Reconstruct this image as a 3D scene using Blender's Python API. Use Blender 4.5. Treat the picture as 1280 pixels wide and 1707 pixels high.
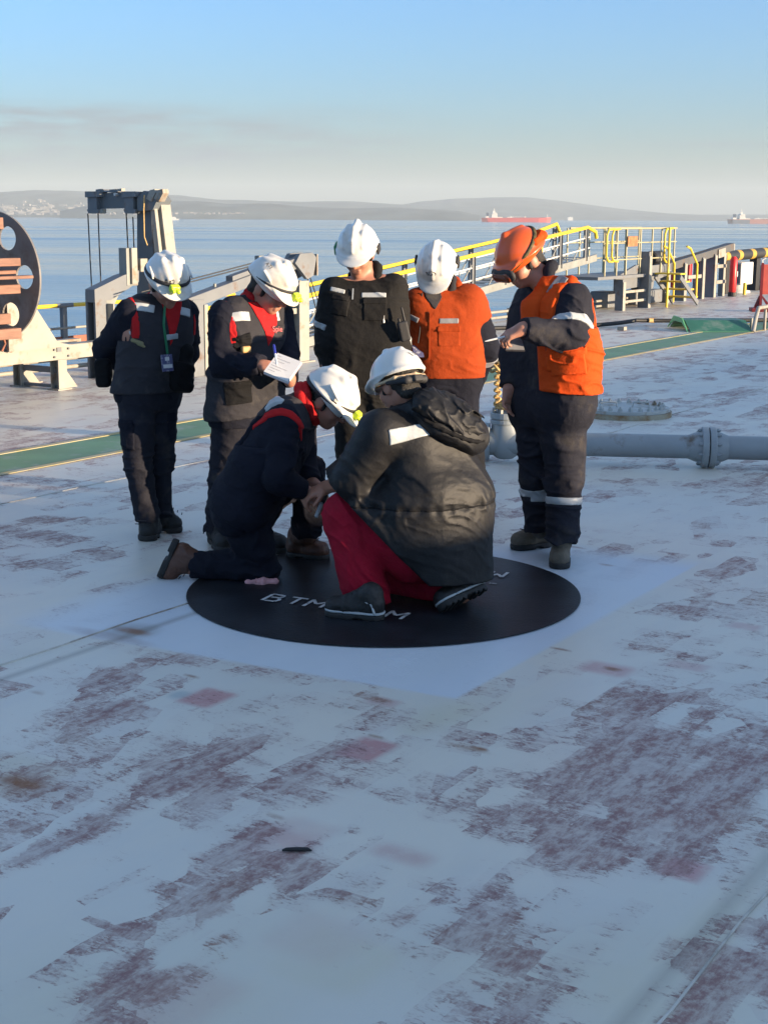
import bpy, bmesh, math, random
import numpy as np
from mathutils import Vector, Matrix

SC = bpy.context.scene
for _o in list(bpy.data.objects):
    bpy.data.objects.remove(_o)
# ------------------------------------------------------------------ camera
F_PX, CXP, CYP, CAM_H, HOR_Y, ROLL = 2400.0, 640.0, 853.5, 1.78, 361.0, 0.006
PITCH = math.atan((CYP - HOR_Y) / F_PX)
cam_d = bpy.data.cameras.new('camera')
cam = bpy.data.objects.new('camera', cam_d)
SC.collection.objects.link(cam)
cam_d.sensor_fit = 'VERTICAL'
cam_d.sensor_height = 36.0
cam_d.lens = F_PX / 1707.0 * 36.0
cam_d.clip_start, cam_d.clip_end = 0.05, 60000.0
cam.matrix_world = (Matrix.Translation((0, 0, CAM_H)) @ Matrix.Rotation(math.pi / 2 - PITCH, 4, 'X')
                    @ Matrix.Rotation(math.atan(ROLL), 4, 'Z'))
SC.camera = cam
SC.render.resolution_x, SC.render.resolution_y = 767, 1024
SC.view_settings.view_transform = 'Standard'
SC.view_settings.look = 'None'
SC.view_settings.gamma = 1.0
SC.view_settings.exposure = 1.7
SC.render.engine = 'CYCLES'
SC.cycles.use_denoising = True
SC.cycles.max_bounces = 6
SC.cycles.volume_bounces = 0
SC.cycles.transparent_max_bounces = 16
SC.cycles.sample_clamp_indirect = 4.0

# ------------------------------------------------------------------ sun and sky
SUN_AZ, SUN_EL = math.radians(22), math.radians(5.5)      # azimuth: from +X towards -Y (behind the camera)
SUN_DIR = Vector((math.cos(SUN_AZ) * math.cos(SUN_EL), -math.sin(SUN_AZ) * math.cos(SUN_EL), math.sin(SUN_EL)))
sun_d = bpy.data.lights.new('sun', 'SUN')
sun = bpy.data.objects.new('sun', sun_d)
SC.collection.objects.link(sun)
sun_d.energy = 4.2
sun_d.angle = math.radians(0.55)
sun_d.color = (1.0, 0.77, 0.52)
sun.rotation_euler = SUN_DIR.to_track_quat('Z', 'Y').to_euler()

world = bpy.data.worlds.new('World')
SC.world = world
world.use_nodes = True
wt = world.node_tree
wt.nodes.clear()
def WN(t, **kw):
    n = wt.nodes.new(t)
    for k, v in kw.items():
        setattr(n, k, v)
    return n
sky = WN('ShaderNodeTexSky', sky_type='NISHITA')
sky.sun_disc = False
sky.sun_elevation = SUN_EL
sky.sun_rotation = math.atan2(SUN_DIR.x, SUN_DIR.y)
sky.altitude = 0
sky.air_density = 1.0
sky.dust_density = 1.0
sky.ozone_density = 5.5
bg = WN('ShaderNodeBackground')
bg.inputs['Strength'].default_value = 0.15
wo = WN('ShaderNodeOutputWorld')
# thin streaks of cloud, laid out by direction on the sky
tc = WN('ShaderNodeTexCoord')
sep = WN('ShaderNodeSeparateXYZ'); wt.links.new(tc.outputs['Generated'], sep.inputs[0])
def wmath(op, a, b=None, c=None, clamp=False):
    n = WN('ShaderNodeMath', operation=op); n.use_clamp = clamp
    for i, v in enumerate((a, b, c)):
        if v is None: continue
        if hasattr(v, 'is_linked') or hasattr(v, 'links'): wt.links.new(v, n.inputs[i])
        else: n.inputs[i].default_value = v
    return n.outputs[0]
az = wmath('ARCTAN2', sep.outputs['X'], sep.outputs['Y'])
el = wmath('ARCSINE', sep.outputs['Z'])
comb = WN('ShaderNodeCombineXYZ')
wt.links.new(wmath('MULTIPLY', az, 14.0), comb.inputs[0])
wt.links.new(wmath('MULTIPLY', el, 95.0), comb.inputs[1])
cn = WN('ShaderNodeTexNoise'); cn.inputs['Scale'].default_value = 1.0; cn.inputs['Detail'].default_value = 6; cn.inputs['Roughness'].default_value = .58
wt.links.new(comb.outputs[0], cn.inputs['Vector'])
def bump1(x, c, w):       # 1 at c, falling to 0 at c +- w
    d = wmath('ABSOLUTE', wmath('SUBTRACT', x, c))
    return wmath('SMOOTH_MIN', wmath('MAXIMUM', wmath('SUBTRACT', 1.0, wmath('DIVIDE', d, w)), 0.0), 1.0, 0.1)
m1 = wmath('MULTIPLY', wmath('MULTIPLY', bump1(az, -0.24, 0.29), bump1(el, 0.049, 0.026)), 2.6, clamp=True)
m2 = wmath('MULTIPLY', bump1(az, 0.22, 0.08), bump1(el, 0.0475, 0.0035))
m2 = wmath('MULTIPLY', m2, 0.5)
m3 = wmath('MULTIPLY', wmath('MULTIPLY', bump1(az, -0.10, 0.14), bump1(el, wmath('ADD', wmath('MULTIPLY', az, 0.045), 0.0555), 0.006)), 0.75)
mm = wmath('MAXIMUM', wmath('MAXIMUM', m1, m2), m3)
cl = wmath('MULTIPLY', wmath('MULTIPLY', wmath('SUBTRACT', cn.outputs['Fac'], 0.35), 4.0, clamp=True), mm, clamp=True)
cl = wmath('MULTIPLY', cl, 0.9)
mix = WN('ShaderNodeMix', data_type='RGBA')
wt.links.new(cl, mix.inputs['Factor'])
hsv = WN('ShaderNodeHueSaturation'); hsv.inputs['Saturation'].default_value = 0.90
wt.links.new(sky.outputs[0], hsv.inputs['Color'])
# the pale bank of mist that lies along the horizon
mist = WN('ShaderNodeMix', data_type='RGBA')
mist_f = wmath('MULTIPLY', wmath('EXPONENT', wmath('DIVIDE', wmath('MAXIMUM', el, 0.0), -0.04)), 0.85)
wt.links.new(mist_f, mist.inputs['Factor']); wt.links.new(hsv.outputs[0], mist.inputs[6])
MIST_COL = (.84, .86, .80, 1)
mist.inputs[7].default_value = MIST_COL
# paler upper sky added out of view to brighten and neutralise the shaded deck
sky_fill = WN('ShaderNodeMix', data_type='RGBA')
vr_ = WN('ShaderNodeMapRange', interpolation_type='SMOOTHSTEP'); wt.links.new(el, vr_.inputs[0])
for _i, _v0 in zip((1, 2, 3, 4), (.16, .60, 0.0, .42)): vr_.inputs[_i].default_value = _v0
wt.links.new(vr_.outputs[0], sky_fill.inputs['Factor']); wt.links.new(mist.outputs[2], sky_fill.inputs[6])
sky_fill.inputs[7].default_value = (1.06, 1.34, 1.58, 1)
wt.links.new(sky_fill.outputs[2], mix.inputs[6])
CLOUD_COL = (.58, .70, .84, 1)
mix.inputs[7].default_value = CLOUD_COL
wt.links.new(mix.outputs[2], bg.inputs['Color'])
wt.links.new(bg.outputs[0], wo.inputs[0])

# ------------------------------------------------------------------ measuring: a pixel of the photograph to a point of the place
_c, _s = math.cos(PITCH), math.sin(PITCH)
def _ray(x, y):
    a = math.atan(ROLL)
    u, v = (x - CXP) / F_PX, -(y - CYP) / F_PX
    u2, v2 = u * math.cos(a) - v * math.sin(a), u * math.sin(a) + v * math.cos(a)
    return np.array([u2, v2 * _s + _c, v2 * _c - _s])
def gp(x, y, z=0.0):
    d = _ray(x, y); t = (z - CAM_H) / d[2]
    return np.array([d[0] * t, d[1] * t, z])
def at(x, y, Y):
    d = _ray(x, y) ; t = Y / d[1]
    return np.array([d[0] * t, Y, d[2] * t + CAM_H])

# ------------------------------------------------------------------ scene helpers
def link(o, parent=None):
    SC.collection.objects.link(o)
    if parent is not None: o.parent = parent
    return o
def tag(o, label=None, cat=None, group=None, kind=None):
    if label: o['label'] = label
    if cat: o['category'] = cat
    if group: o['group'] = group
    if kind: o['kind'] = kind
    return o
def thing(name, label, cat, loc=(0, 0, 0), rz=0.0, group=None):
    o = bpy.data.objects.new(name, None)
    o.empty_display_size = 0.1
    link(o); o.location = loc; o.rotation_euler = (0, 0, rz)
    return tag(o, label, cat, group)
def meshobj(name, verts, faces, mat, parent=None, smooth=False, sharp=None):
    me = bpy.data.meshes.new(name)
    me.from_pydata([tuple(v) for v in verts], [], [tuple(f) for f in faces])
    me.materials.append(mat)
    if smooth: me.polygons.foreach_set('use_smooth', [True] * len(me.polygons))
    me.update()
    return link(bpy.data.objects.new(name, me), parent)
def copy_tree(o, parent=None):
    c = o.copy(); SC.collection.objects.link(c); c.parent = parent
    for ch in list(o.children): copy_tree(ch, c)
    return c

class MB:
    """collects boxes, bars, tubes, plates and lathed shapes; build() links them as one mesh object"""
    def __init__(s): s.bm = bmesh.new(); s.smooth_from = None
    def _add(s, verts, faces, smooth=False):
        vs = [s.bm.verts.new(tuple(v)) for v in verts]
        for f in faces:
            try:
                fc = s.bm.faces.new([vs[i] for i in f]); fc.smooth = smooth
            except ValueError: pass
        return s
    def hull8(s, c, ex, ey, ez, bev=0.0):
        c, ex, ey, ez = map(np.array, (c, ex, ey, ez))
        pts = [c + a * ex + b * ey + d * ez for d in (-1, 1) for b in (-1, 1) for a in (-1, 1)]
        fs = [(0, 2, 3, 1), (4, 5, 7, 6), (0, 1, 5, 4), (2, 6, 7, 3), (0, 4, 6, 2), (1, 3, 7, 5)]
        if bev <= 0: return s._add(pts, fs)
        b = bmesh.new()
        vs = [b.verts.new(tuple(p)) for p in pts]
        for f in fs: b.faces.new([vs[i] for i in f])
        bmesh.ops.bevel(b, geom=list(b.edges), offset=bev, segments=2, affect='EDGES', profile=.5)
        b.verts.index_update()
        s._add([v.co[:] for v in b.verts], [[v.index for v in f.verts] for f in b.faces]); b.free()
        return s
    def box(s, c, size, rz=0.0, bev=0.0):
        cx, sx = math.cos(rz), math.sin(rz)
        return s.hull8(c, (size[0] / 2 * cx, size[0] / 2 * sx, 0), (-size[1] / 2 * sx, size[1] / 2 * cx, 0), (0, 0, size[2] / 2), bev)
    def bar(s, a, b, w, h, up=(0, 0, 1), bev=0.0):
        a, b, up = np.array(a, float), np.array(b, float), np.array(up, float)
        d = b - a; L = np.linalg.norm(d); d /= L
        sd = np.cross(d, up); n = np.linalg.norm(sd)
        if n < 1e-6: sd = np.cross(d, (1, 0, 0)); n = np.linalg.norm(sd)
        sd /= n; u2 = np.cross(sd, d)
        return s.hull8((a + b) / 2, d * L / 2, sd * w / 2, u2 * h / 2, bev)
    def tube(s, pts, r, n=10, cap=True, closed=False):
        pts = [np.array(p, float) for p in pts]
        rs = r if hasattr(r, '__len__') else [r] * len(pts)
        rings = []; prev = None
        m = len(pts)
        for i, p in enumerate(pts):
            if closed: t = pts[(i + 1) % m] - pts[i - 1]
            else: t = pts[min(i + 1, m - 1)] - pts[max(i - 1, 0)]
            t = t / (np.linalg.norm(t) + 1e-12)
            if prev is None:
                a = np.array((0, 0, 1.0)) if abs(t[2]) < .9 else np.array((1.0, 0, 0))
                x = np.cross(t, a)
            else: x = prev - t * (prev @ t)
            x /= np.linalg.norm(x); prev = x
            y = np.cross(t, x)
            rings.append([p + rs[i] * (x * math.cos(2 * math.pi * k / n) + y * math.sin(2 * math.pi * k / n)) for k in range(n)])
        V = [v for r_ in rings for v in r_]; Fs = []
        for i in range(m if closed else m - 1):
            j = (i + 1) % m
            for k in range(n):
                k2 = (k + 1) % n
                Fs.append((i * n + k, i * n + k2, j * n + k2, j * n + k))
        s._add(V, Fs, True)
        if cap and not closed:
            s._add(rings[0], [tuple(range(n))[::-1]]); s._add(rings[-1], [tuple(range(n))])
        return s
    def disc(s, c, axis, r, h, n=24, bev=0.0):
        axis = np.array(axis, float); axis /= np.linalg.norm(axis); c = np.array(c, float)
        a = np.array((0, 0, 1.0)) if abs(axis[2]) < .9 else np.array((1.0, 0, 0))
        x = np.cross(axis, a); x /= np.linalg.norm(x); y = np.cross(axis, x)
        prof = [(r - bev, -h / 2), (r, -h / 2 + bev), (r, h / 2 - bev), (r - bev, h / 2)] if bev > 0 else [(r, -h / 2), (r, h / 2)]
        V = [c + axis * hh + rr * (x * math.cos(2 * math.pi * k / n) + y * math.sin(2 * math.pi * k / n)) for rr, hh in prof for k in range(n)]
        Fs = []
        for i in range(len(prof) - 1):
            for k in range(n):
                k2 = (k + 1) % n
                Fs.append((i * n + k, i * n + k2, (i + 1) * n + k2, (i + 1) * n + k))
        Fs.append(tuple(range(n))[::-1]); Fs.append(tuple(range((len(prof) - 1) * n, len(prof) * n)))
        return s._add(V, Fs)
    def prism(s, poly, ext):
        """poly: 3-D points of a planar outline; ext: the extrusion vector"""
        n = len(poly); ext = np.array(ext, float)
        V = [np.array(p, float) for p in poly]; V += [v + ext for v in V]
        Fs = [tuple(range(n))[::-1], tuple(range(n, 2 * n))] + [(i, (i + 1) % n, n + (i + 1) % n, n + i) for i in range(n)]
        return s._add(V, Fs)
    def build(s, name, mat, parent=None, label=None, offset=None):
        bmesh.ops.recalc_face_normals(s.bm, faces=s.bm.faces)
        me = bpy.data.meshes.new(name)
        if offset is not None: bmesh.ops.translate(s.bm, verts=s.bm.verts, vec=-Vector(offset))
        s.bm.to_mesh(me); s.bm.free()
        me.materials.append(mat)
        o = link(bpy.data.objects.new(name, me), parent)
        if label: o['label'] = label
        return o

# ------------------------------------------------------------------ materials
def mat(name, col, rough=0.6, metal=0.0, var=0.0, vscale=8.0, bump=0.0, bscale=40.0, spec=0.5, sheen=0.0, coat=0.0,
        dirt=None, dirt_amt=0.0, dscale=3.0, stretch=None, weave=False, emis=None, alpha=None):
    m = bpy.data.materials.new(name); m.use_nodes = True
    nt = m.node_tree; b = nt.nodes['Principled BSDF']
    b.inputs['Base Color'].default_value = (*col, 1)
    b.inputs['Roughness'].default_value = rough
    b.inputs['Metallic'].default_value = metal
    b.inputs['Specular IOR Level'].default_value = spec
    if sheen: b.inputs['Sheen Weight'].default_value = sheen; b.inputs['Sheen Roughness'].default_value = .5
    if coat: b.inputs['Coat Weight'].default_value = coat; b.inputs['Coat Roughness'].default_value = .15
    t = nt.nodes.new('ShaderNodeTexCoord'); vec = t.outputs['Object']
    if stretch:
        mp = nt.nodes.new('ShaderNodeMapping'); mp.inputs['Scale'].default_value = stretch
        nt.links.new(vec, mp.inputs[0]); vec = mp.outputs[0]
    colsock = None
    if var > 0:
        n = nt.nodes.new('ShaderNodeTexNoise'); n.inputs['Scale'].default_value = vscale; n.inputs['Detail'].default_value = 5
        nt.links.new(vec, n.inputs['Vector'])
        r = nt.nodes.new('ShaderNodeMapRange'); r.inputs[1].default_value = .3; r.inputs[2].default_value = .7
        r.inputs[3].default_value = 1 - var; r.inputs[4].default_value = 1 + var
        nt.links.new(n.outputs['Fac'], r.inputs[0])
        x = nt.nodes.new('ShaderNodeMix'); x.data_type = 'RGBA'; x.blend_type = 'MULTIPLY'; x.inputs['Factor'].default_value = 1
        x.inputs[6].default_value = (*col, 1)
        nt.links.new(r.outputs[0], x.inputs[7]); colsock = x.outputs[2]
    if dirt_amt > 0:
        n = nt.nodes.new('ShaderNodeTexNoise'); n.inputs['Scale'].default_value = dscale; n.inputs['Detail'].default_value = 8; n.inputs['Roughness'].default_value = .65
        nt.links.new(vec, n.inputs['Vector'])
        r = nt.nodes.new('ShaderNodeMapRange'); r.inputs[1].default_value = .62 - .25 * dirt_amt; r.inputs[2].default_value = .74 - .15 * dirt_amt
        nt.links.new(n.outputs['Fac'], r.inputs[0])
        x = nt.nodes.new('ShaderNodeMix'); x.data_type = 'RGBA'
        nt.links.new(r.outputs[0], x.inputs['Factor'])
        if colsock: nt.links.new(colsock, x.inputs[6])
        else: x.inputs[6].default_value = (*col, 1)
        x.inputs[7].default_value = (*dirt, 1); colsock = x.outputs[2]
    if colsock: nt.links.new(colsock, b.inputs['Base Color'])
    if bump > 0:
        n = nt.nodes.new('ShaderNodeTexNoise'); n.inputs['Scale'].default_value = bscale; n.inputs['Detail'].default_value = 6; n.inputs['Roughness'].default_value = .6
        nt.links.new(vec, n.inputs['Vector'])
        bp = nt.nodes.new('ShaderNodeBump'); bp.inputs['Strength'].default_value = bump; bp.inputs['Distance'].default_value = .02
        nt.links.new(n.outputs['Fac'], bp.inputs['Height']); nt.links.new(bp.outputs[0], b.inputs['Normal'])
    if emis: b.inputs['Emission Color'].default_value = (*emis[0], 1); b.inputs['Emission Strength'].default_value = emis[1]
    if alpha is not None: b.inputs['Alpha'].default_value = alpha
    return m
# ------------------------------------------------------------------ soft bodies: signed-distance shapes turned into one continuous surface
def nrm(v):
    v = np.array(v, float); return v / (np.linalg.norm(v) + 1e-12)
def frame(f, up=(0, 0, 1)):
    """rows: right, forward, up of a thing that looks along f"""
    f = nrm(f); r = np.cross(f, np.array(up, float)); r = nrm(r); u = np.cross(r, f)
    return np.array([r, f, u])
def _hash(ix, iy, iz):
    h = (ix * 374761393 + iy * 668265263 + iz * 1440662683) & 0xFFFFFFFF
    h = ((h ^ (h >> 13)) * 1274126177) & 0xFFFFFFFF
    return ((h ^ (h >> 16)) & 0xFFFF) / 65535.0
def noise3(P):
    Pi = np.floor(P).astype(np.int64); f = P - Pi; f = f * f * (3 - 2 * f)
    x, y, z = Pi[:, 0], Pi[:, 1], Pi[:, 2]; fx, fy, fz = f[:, 0], f[:, 1], f[:, 2]
    o = 0
    for dx in (0, 1):
        wx = fx if dx else 1 - fx
        for dy in (0, 1):
            wy = fy if dy else 1 - fy
            for dz in (0, 1):
                o = o + wx * wy * (fz if dz else 1 - fz) * _hash(x + dx, y + dy, z + dz)
    return o
def folds(A, axis=(0, 0, 1), f_along=9.0, f_across=3.0, seed=0, lump=0.5, hot=(), calm=.55, fk=1.0, width=.085):
    """cloth: narrow creases that run across the axis and bunch up round the hot points (joints, hems)"""
    ax = nrm(axis); a = np.array((1, 0, 0.0)) if abs(ax[0]) < .8 else np.array((0, 1.0, 0))
    e1 = nrm(np.cross(ax, a)); e2 = np.cross(ax, e1)
    f1, f2 = f_along * fk, f_across * fk
    def fn(P):
        Q = np.stack([P @ e1 * f2, P @ e2 * f2, P @ ax * f1], 1) + seed * 17.3
        w = noise3(P * 4.5 + seed * 5.1)
        Q[:, 2] += 2.2 * w; Q[:, 0] += 1.0 * w
        n = noise3(Q); r = np.exp(-((n - .5) / width) ** 2)
        n2 = noise3(Q * 2.05 + 9.7); r2 = np.exp(-((n2 - .5) / (width * 1.1)) ** 2)
        g = np.full(len(P), calm) if len(hot) else np.ones(len(P))
        for c, rad in hot: g = g + 1.1 * np.exp(-((P - np.array(c)) ** 2).sum(1) / rad ** 2)
        return A * (g * (.75 * r + .40 * r2 - .35) + lump * (w - .5))
    return fn
class Shape:
    def __init__(s, k=0.02): s.p = []; s.k = k; s.cuts = []; s.disp = None; s.off = 0.0
    def rc(s, a, b, ra, rb=None, k=None, op='u', flat=False, sq=None):
        """tapered capsule; sq = (axis, factor): thinner along that axis"""
        a, b = np.array(a, float), np.array(b, float); rb = ra if rb is None else rb
        s.p.append(dict(t='rc', a=a, b=b, ra=ra, rb=rb, k=s.k if k is None else k, op=op, flat=flat, sq=sq)); return s
    def chain(s, pts, rs, k=None, **kw):
        for i in range(len(pts) - 1):
            s.rc(pts[i], pts[i + 1], rs[i], rs[i + 1], k, **{**kw, 'flat': kw.get('flat', False) and i == len(pts) - 2})
        return s
    def el(s, c, r, R=None, k=None, op='u'):
        s.p.append(dict(t='el', c=np.array(c, float), r=np.array(r, float), R=np.eye(3) if R is None else R, k=s.k if k is None else k, op=op)); return s
    def bx(s, c, h, R=None, rd=0.01, k=None, op='u'):
        s.p.append(dict(t='bx', c=np.array(c, float), h=np.array(h, float), R=np.eye(3) if R is None else R, rd=rd, k=s.k if k is None else k, op=op)); return s
    def cut(s, pt, n, k=0.004):
        """keep the side the normal points away from"""
        pt, n = np.array(pt, float), nrm(n)
        s.cuts.append(lambda P: (P - pt) @ n); return s
    def copy(s, off=0.0):
        c = Shape(s.k); c.p = list(s.p); c.cuts = list(s.cuts); c.disp = s.disp; c.off = s.off + off; return c
    @staticmethod
    def pd(q, P):
        if q['t'] == 'rc':
            pa = P - q['a']; ba = q['b'] - q['a']
            if q['sq'] is not None:
                ax, fc = q['sq']; ax = nrm(ax)
                pa = pa + np.outer(pa @ ax, ax) * (1 / fc - 1)
                ba = ba + ax * (ba @ ax) * (1 / fc - 1)
            L2 = ba @ ba + 1e-12
            t = np.clip(pa @ ba / L2, 0, 1)
            d = np.sqrt(((pa - t[:, None] * ba) ** 2).sum(1)) - (q['ra'] + (q['rb'] - q['ra']) * t)
            if q['sq'] is not None: d = d * (q['sq'][1] * .5 + .5)
            if q['flat']: d = np.maximum(d, (pa @ ba / math.sqrt(L2)) - math.sqrt(L2))
            return d
        L = (P - q['c']) @ q['R'].T
        if q['t'] == 'el':
            k0 = np.sqrt(((L / q['r']) ** 2).sum(1)); k1 = np.sqrt(((L / q['r'] ** 2) ** 2).sum(1))
            return np.where(k0 > .05, k0 * (k0 - 1) / (k1 + 1e-9), -q['r'].min())
        Q = np.abs(L) - q['h'] + q['rd']
        return np.sqrt((np.maximum(Q, 0) ** 2).sum(1)) + np.minimum(Q.max(1), 0) - q['rd']
    @staticmethod
    def comb(d, e, q):
        k = max(q['k'], 1e-5)
        if q['op'] == 'u':
            h = np.clip(.5 + .5 * (d - e) / k, 0, 1); return d + (e - d) * h - k * h * (1 - h)
        if q['op'] == 's':      # subtract
            h = np.clip(.5 - .5 * (d + e) / k, 0, 1); return d + (-e - d) * h + k * h * (1 - h)
        h = np.clip(.5 - .5 * (e - d) / k, 0, 1); return e + (d - e) * h + k * h * (1 - h)
    def bounds(s):
        lo, hi = np.full(3, 1e9), np.full(3, -1e9)
        for q in s.p:
            if q['op'] != 'u': continue
            if q['t'] == 'rc':
                r = max(q['ra'], q['rb']); l, h = np.minimum(q['a'], q['b']) - r, np.maximum(q['a'], q['b']) + r
            else:
                e = (np.abs(q['R']).T @ (q['r'] if q['t'] == 'el' else q['h'])); l, h = q['c'] - e, q['c'] + e
            lo, hi = np.minimum(lo, l), np.maximum(hi, h)
        return lo - .04 - s.off, hi + .04 + s.off
    def mesh(s, h, relax=1):
        lo, hi = s.bounds(); B = 8; bs = B * h
        n = np.maximum(1, np.ceil((hi - lo) / bs).astype(int))
        bi = np.stack(np.meshgrid(*[np.arange(k) for k in n], indexing='ij'), -1).reshape(-1, 3)
        C = lo + (bi + .5) * bs
        D = []; d = np.full(len(C), 10.0)
        for q in s.p:
            e = s.pd(q, C); D.append(e); d = s.comb(d, e, q)
        d = d - s.off
        for c in s.cuts: d = np.maximum(d, c(C))
        diag = bs * .867
        act = np.abs(d) < diag * 1.25 + .02
        bi, C = bi[act], C[act]; D = [e[act] for e in D]; du = np.full(len(C), 10.0)
        for q, e in zip(s.p, D): du = s.comb(du, e, q) if q['op'] == 'u' else du
        m = len(bi); g = np.arange(B + 1)
        G = np.stack(np.meshgrid(g, g, g, indexing='ij'), -1).reshape(-1, 3); ng = len(G)
        P = (lo + (bi[:, None, :] * B + G[None]) * h)
        V = np.full((m, ng), 10.0)
        for q, e in zip(s.p, D):
            if q['op'] == 'u': sel = np.nonzero(e < np.maximum(du, -diag) + 2.2 * diag + q['k'])[0]
            else: sel = np.nonzero(e < 2 * diag + q['k'] + .03)[0] if q['op'] == 's' else np.arange(m)
            if not len(sel): continue
            pts = P[sel].reshape(-1, 3)
            V[sel] = s.comb(V[sel].reshape(-1), s.pd(q, pts), q).reshape(len(sel), ng)
        V -= s.off
        if s.disp is not None:
            V += -s.disp(P.reshape(-1, 3)).reshape(m, ng)
        for c in s.cuts: V = np.maximum(V, c(P.reshape(-1, 3)).reshape(m, ng))
        V = V.reshape(m, B + 1, B + 1, B + 1)
        Sg = V < 0
        # cells
        cs = [V[:, dx:B + dx, dy:B + dy, dz:B + dz] for dx in (0, 1) for dy in (0, 1) for dz in (0, 1)]
        cnt = sum((c < 0).astype(np.int8) for c in cs)
        mi, ci, cj, ck = np.nonzero((cnt > 0) & (cnt < 8))
        if not len(mi): return np.zeros((0, 3)), np.zeros((0, 4), int)
        vals = np.stack([c[mi, ci, cj, ck] for c in cs], 1)
        corner = np.array([(dx, dy, dz) for dx in (0, 1) for dy in (0, 1) for dz in (0, 1)], float)
        acc = np.zeros((len(mi), 3)); w = np.zeros(len(mi))
        for a in range(8):
            for b in range(a + 1, 8):
                if np.abs(corner[a] - corner[b]).sum() != 1: continue
                va, vb = vals[:, a], vals[:, b]; x = (va < 0) != (vb < 0)
                t = np.where(x, va / (va - vb + 1e-20), 0)
                p = corner[a] + t[:, None] * (corner[b] - corner[a])
                acc += np.where(x[:, None], p, 0); w += x
        N = n * B + 2
        gi = bi[mi] * B + np.stack([ci, cj, ck], 1)
        verts = lo + (gi + acc / w[:, None]) * h
        key = (gi[:, 0] * N[1] + gi[:, 1]) * N[2] + gi[:, 2]
        order = np.argsort(key); skey = key[order]
        def look(ii):
            kk = (ii[:, 0] * N[1] + ii[:, 1]) * N[2] + ii[:, 2]
            j = np.clip(np.searchsorted(skey, kk), 0, len(skey) - 1)
            return np.where(skey[j] == kk, order[j], -1)
        Fs = []
        for ax in range(3):
            o1, o2 = np.eye(3, dtype=int)[(ax + 1) % 3], np.eye(3, dtype=int)[(ax + 2) % 3]
            A = Sg[:, :B, :B, :B]
            Bq = Sg[:, 1:, :B, :B] if ax == 0 else Sg[:, :B, 1:, :B] if ax == 1 else Sg[:, :B, :B, 1:]
            e = np.nonzero(A != Bq)
            if not len(e[0]): continue
            base = bi[e[0]] * B + np.stack(e[1:], 1)
            q4 = np.stack([look(base), look(base - o1), look(base - o1 - o2), look(base - o2)], 1)
            inside = A[e]
            q4 = np.where(inside[:, None], q4, q4[:, ::-1])
            Fs.append(q4[(q4 >= 0).all(1)])
        F = np.concatenate(Fs)
        for _ in range(relax):
            a = np.zeros_like(verts); c = np.zeros(len(verts))
            for i in range(4):
                j = (i + 1) % 4
                for p_, q_ in ((F[:, i], F[:, j]), (F[:, j], F[:, i])):
                    c += np.bincount(p_, minlength=len(verts))
                    for x_ in range(3): a[:, x_] += np.bincount(p_, verts[q_, x_], len(verts))
            verts = verts * .5 + .5 * a / np.maximum(c, 1)[:, None]
        return verts, F
    def build(s, name, m, parent=None, h=0.006, base=None, relax=1, label=None):
        v, f = s.mesh(h, relax)
        if base is not None: v = v - np.array(base)
        me = bpy.data.meshes.new(name)
        me.vertices.add(len(v)); me.vertices.foreach_set('co', v.astype(np.float32).ravel())
        me.loops.add(len(f) * 4); me.loops.foreach_set('vertex_index', f.astype(np.int32).ravel())
        me.polygons.add(len(f)); me.polygons.foreach_set('loop_start', np.arange(0, len(f) * 4, 4, dtype=np.int32))
        me.update(calc_edges=True)
        me.polygons.foreach_set('use_smooth', [True] * len(me.polygons))
        me.materials.append(m)
        o = link(bpy.data.objects.new(name, me), parent)
        if label: o['label'] = label
        return o
# ------------------------------------------------------------------ the ship's own axes: S along the ship, V towards the rail
U3 = nrm((0.54, 0.84, 0)); NL = np.array([-U3[1], U3[0], 0.0]); RZ = math.atan2(U3[1], U3[0]); ZUP = np.array([0, 0, 1.0])
def ship(sx, v, z=0.0): return U3 * sx + NL * v + ZUP * z
def onv(x, y, v):
    d = _ray(x, y); o = np.array([0, 0, CAM_H]); t = (v - o @ NL) / (d @ NL); return o + d * t
def sv(P): return P @ U3, P @ NL
EDGE_V = 12.45

# ---- paints
M_grey = mat('grey_marine_paint', (.22, .23, .215), .5, var=.12, vscale=5, bump=.05, dirt=(.16, .09, .05), dirt_amt=.25, dscale=6)
M_greyd = mat('dark_grey_marine_paint', (.15, .16, .17), .5, var=.12, vscale=5, bump=.05, dirt=(.12, .07, .04), dirt_amt=.2, dscale=5)
M_cream = mat('cream_weathered_paint', (.28, .27, .235), .5, var=.1, vscale=4, bump=.05, dirt=(.22, .13, .07), dirt_amt=.25, dscale=5)  # also colours in the sunlit sides of the grey davit and posts
M_yellow = mat('yellow_rail_paint', (.72, .50, .03), .45, var=.1, vscale=6, dirt=(.3, .2, .06), dirt_amt=.2, dscale=9)
M_rust = mat('red_brown_primer', (.28, .10, .06), .7, var=.2, vscale=4, dirt=(.12, .05, .03), dirt_amt=.5)
M_wood = mat('reddish_timber', (.21, .105, .07), .65, var=.25, vscale=5, stretch=(1, 1, 6), bump=.15, bscale=20)
M_black = mat('black_rubber', (.015, .015, .016), .6, bump=.1, bscale=60)
M_wire = mat('steel_wire_rope', (.05, .05, .05), .5, metal=.6)
M_white = mat('white_paint', (.58, .58, .55), .45, var=.06, dirt=(.4, .3, .2), dirt_amt=.15)
M_red = mat('red_paint', (.55, .02, .02), .4, var=.1, dirt=(.2, .03, .02), dirt_amt=.2)
M_rope = mat('natural_rope', (.50, .33, .13), .8, var=.3, vscale=60)
M_orange = mat('orange_plate', (.75, .33, .03), .5, var=.1)
M_brownsign = mat('rusty_brown_sign', (.30, .13, .05), .7, var=.3, vscale=12, dirt=(.5, .3, .12), dirt_amt=.3, dscale=14)

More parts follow.
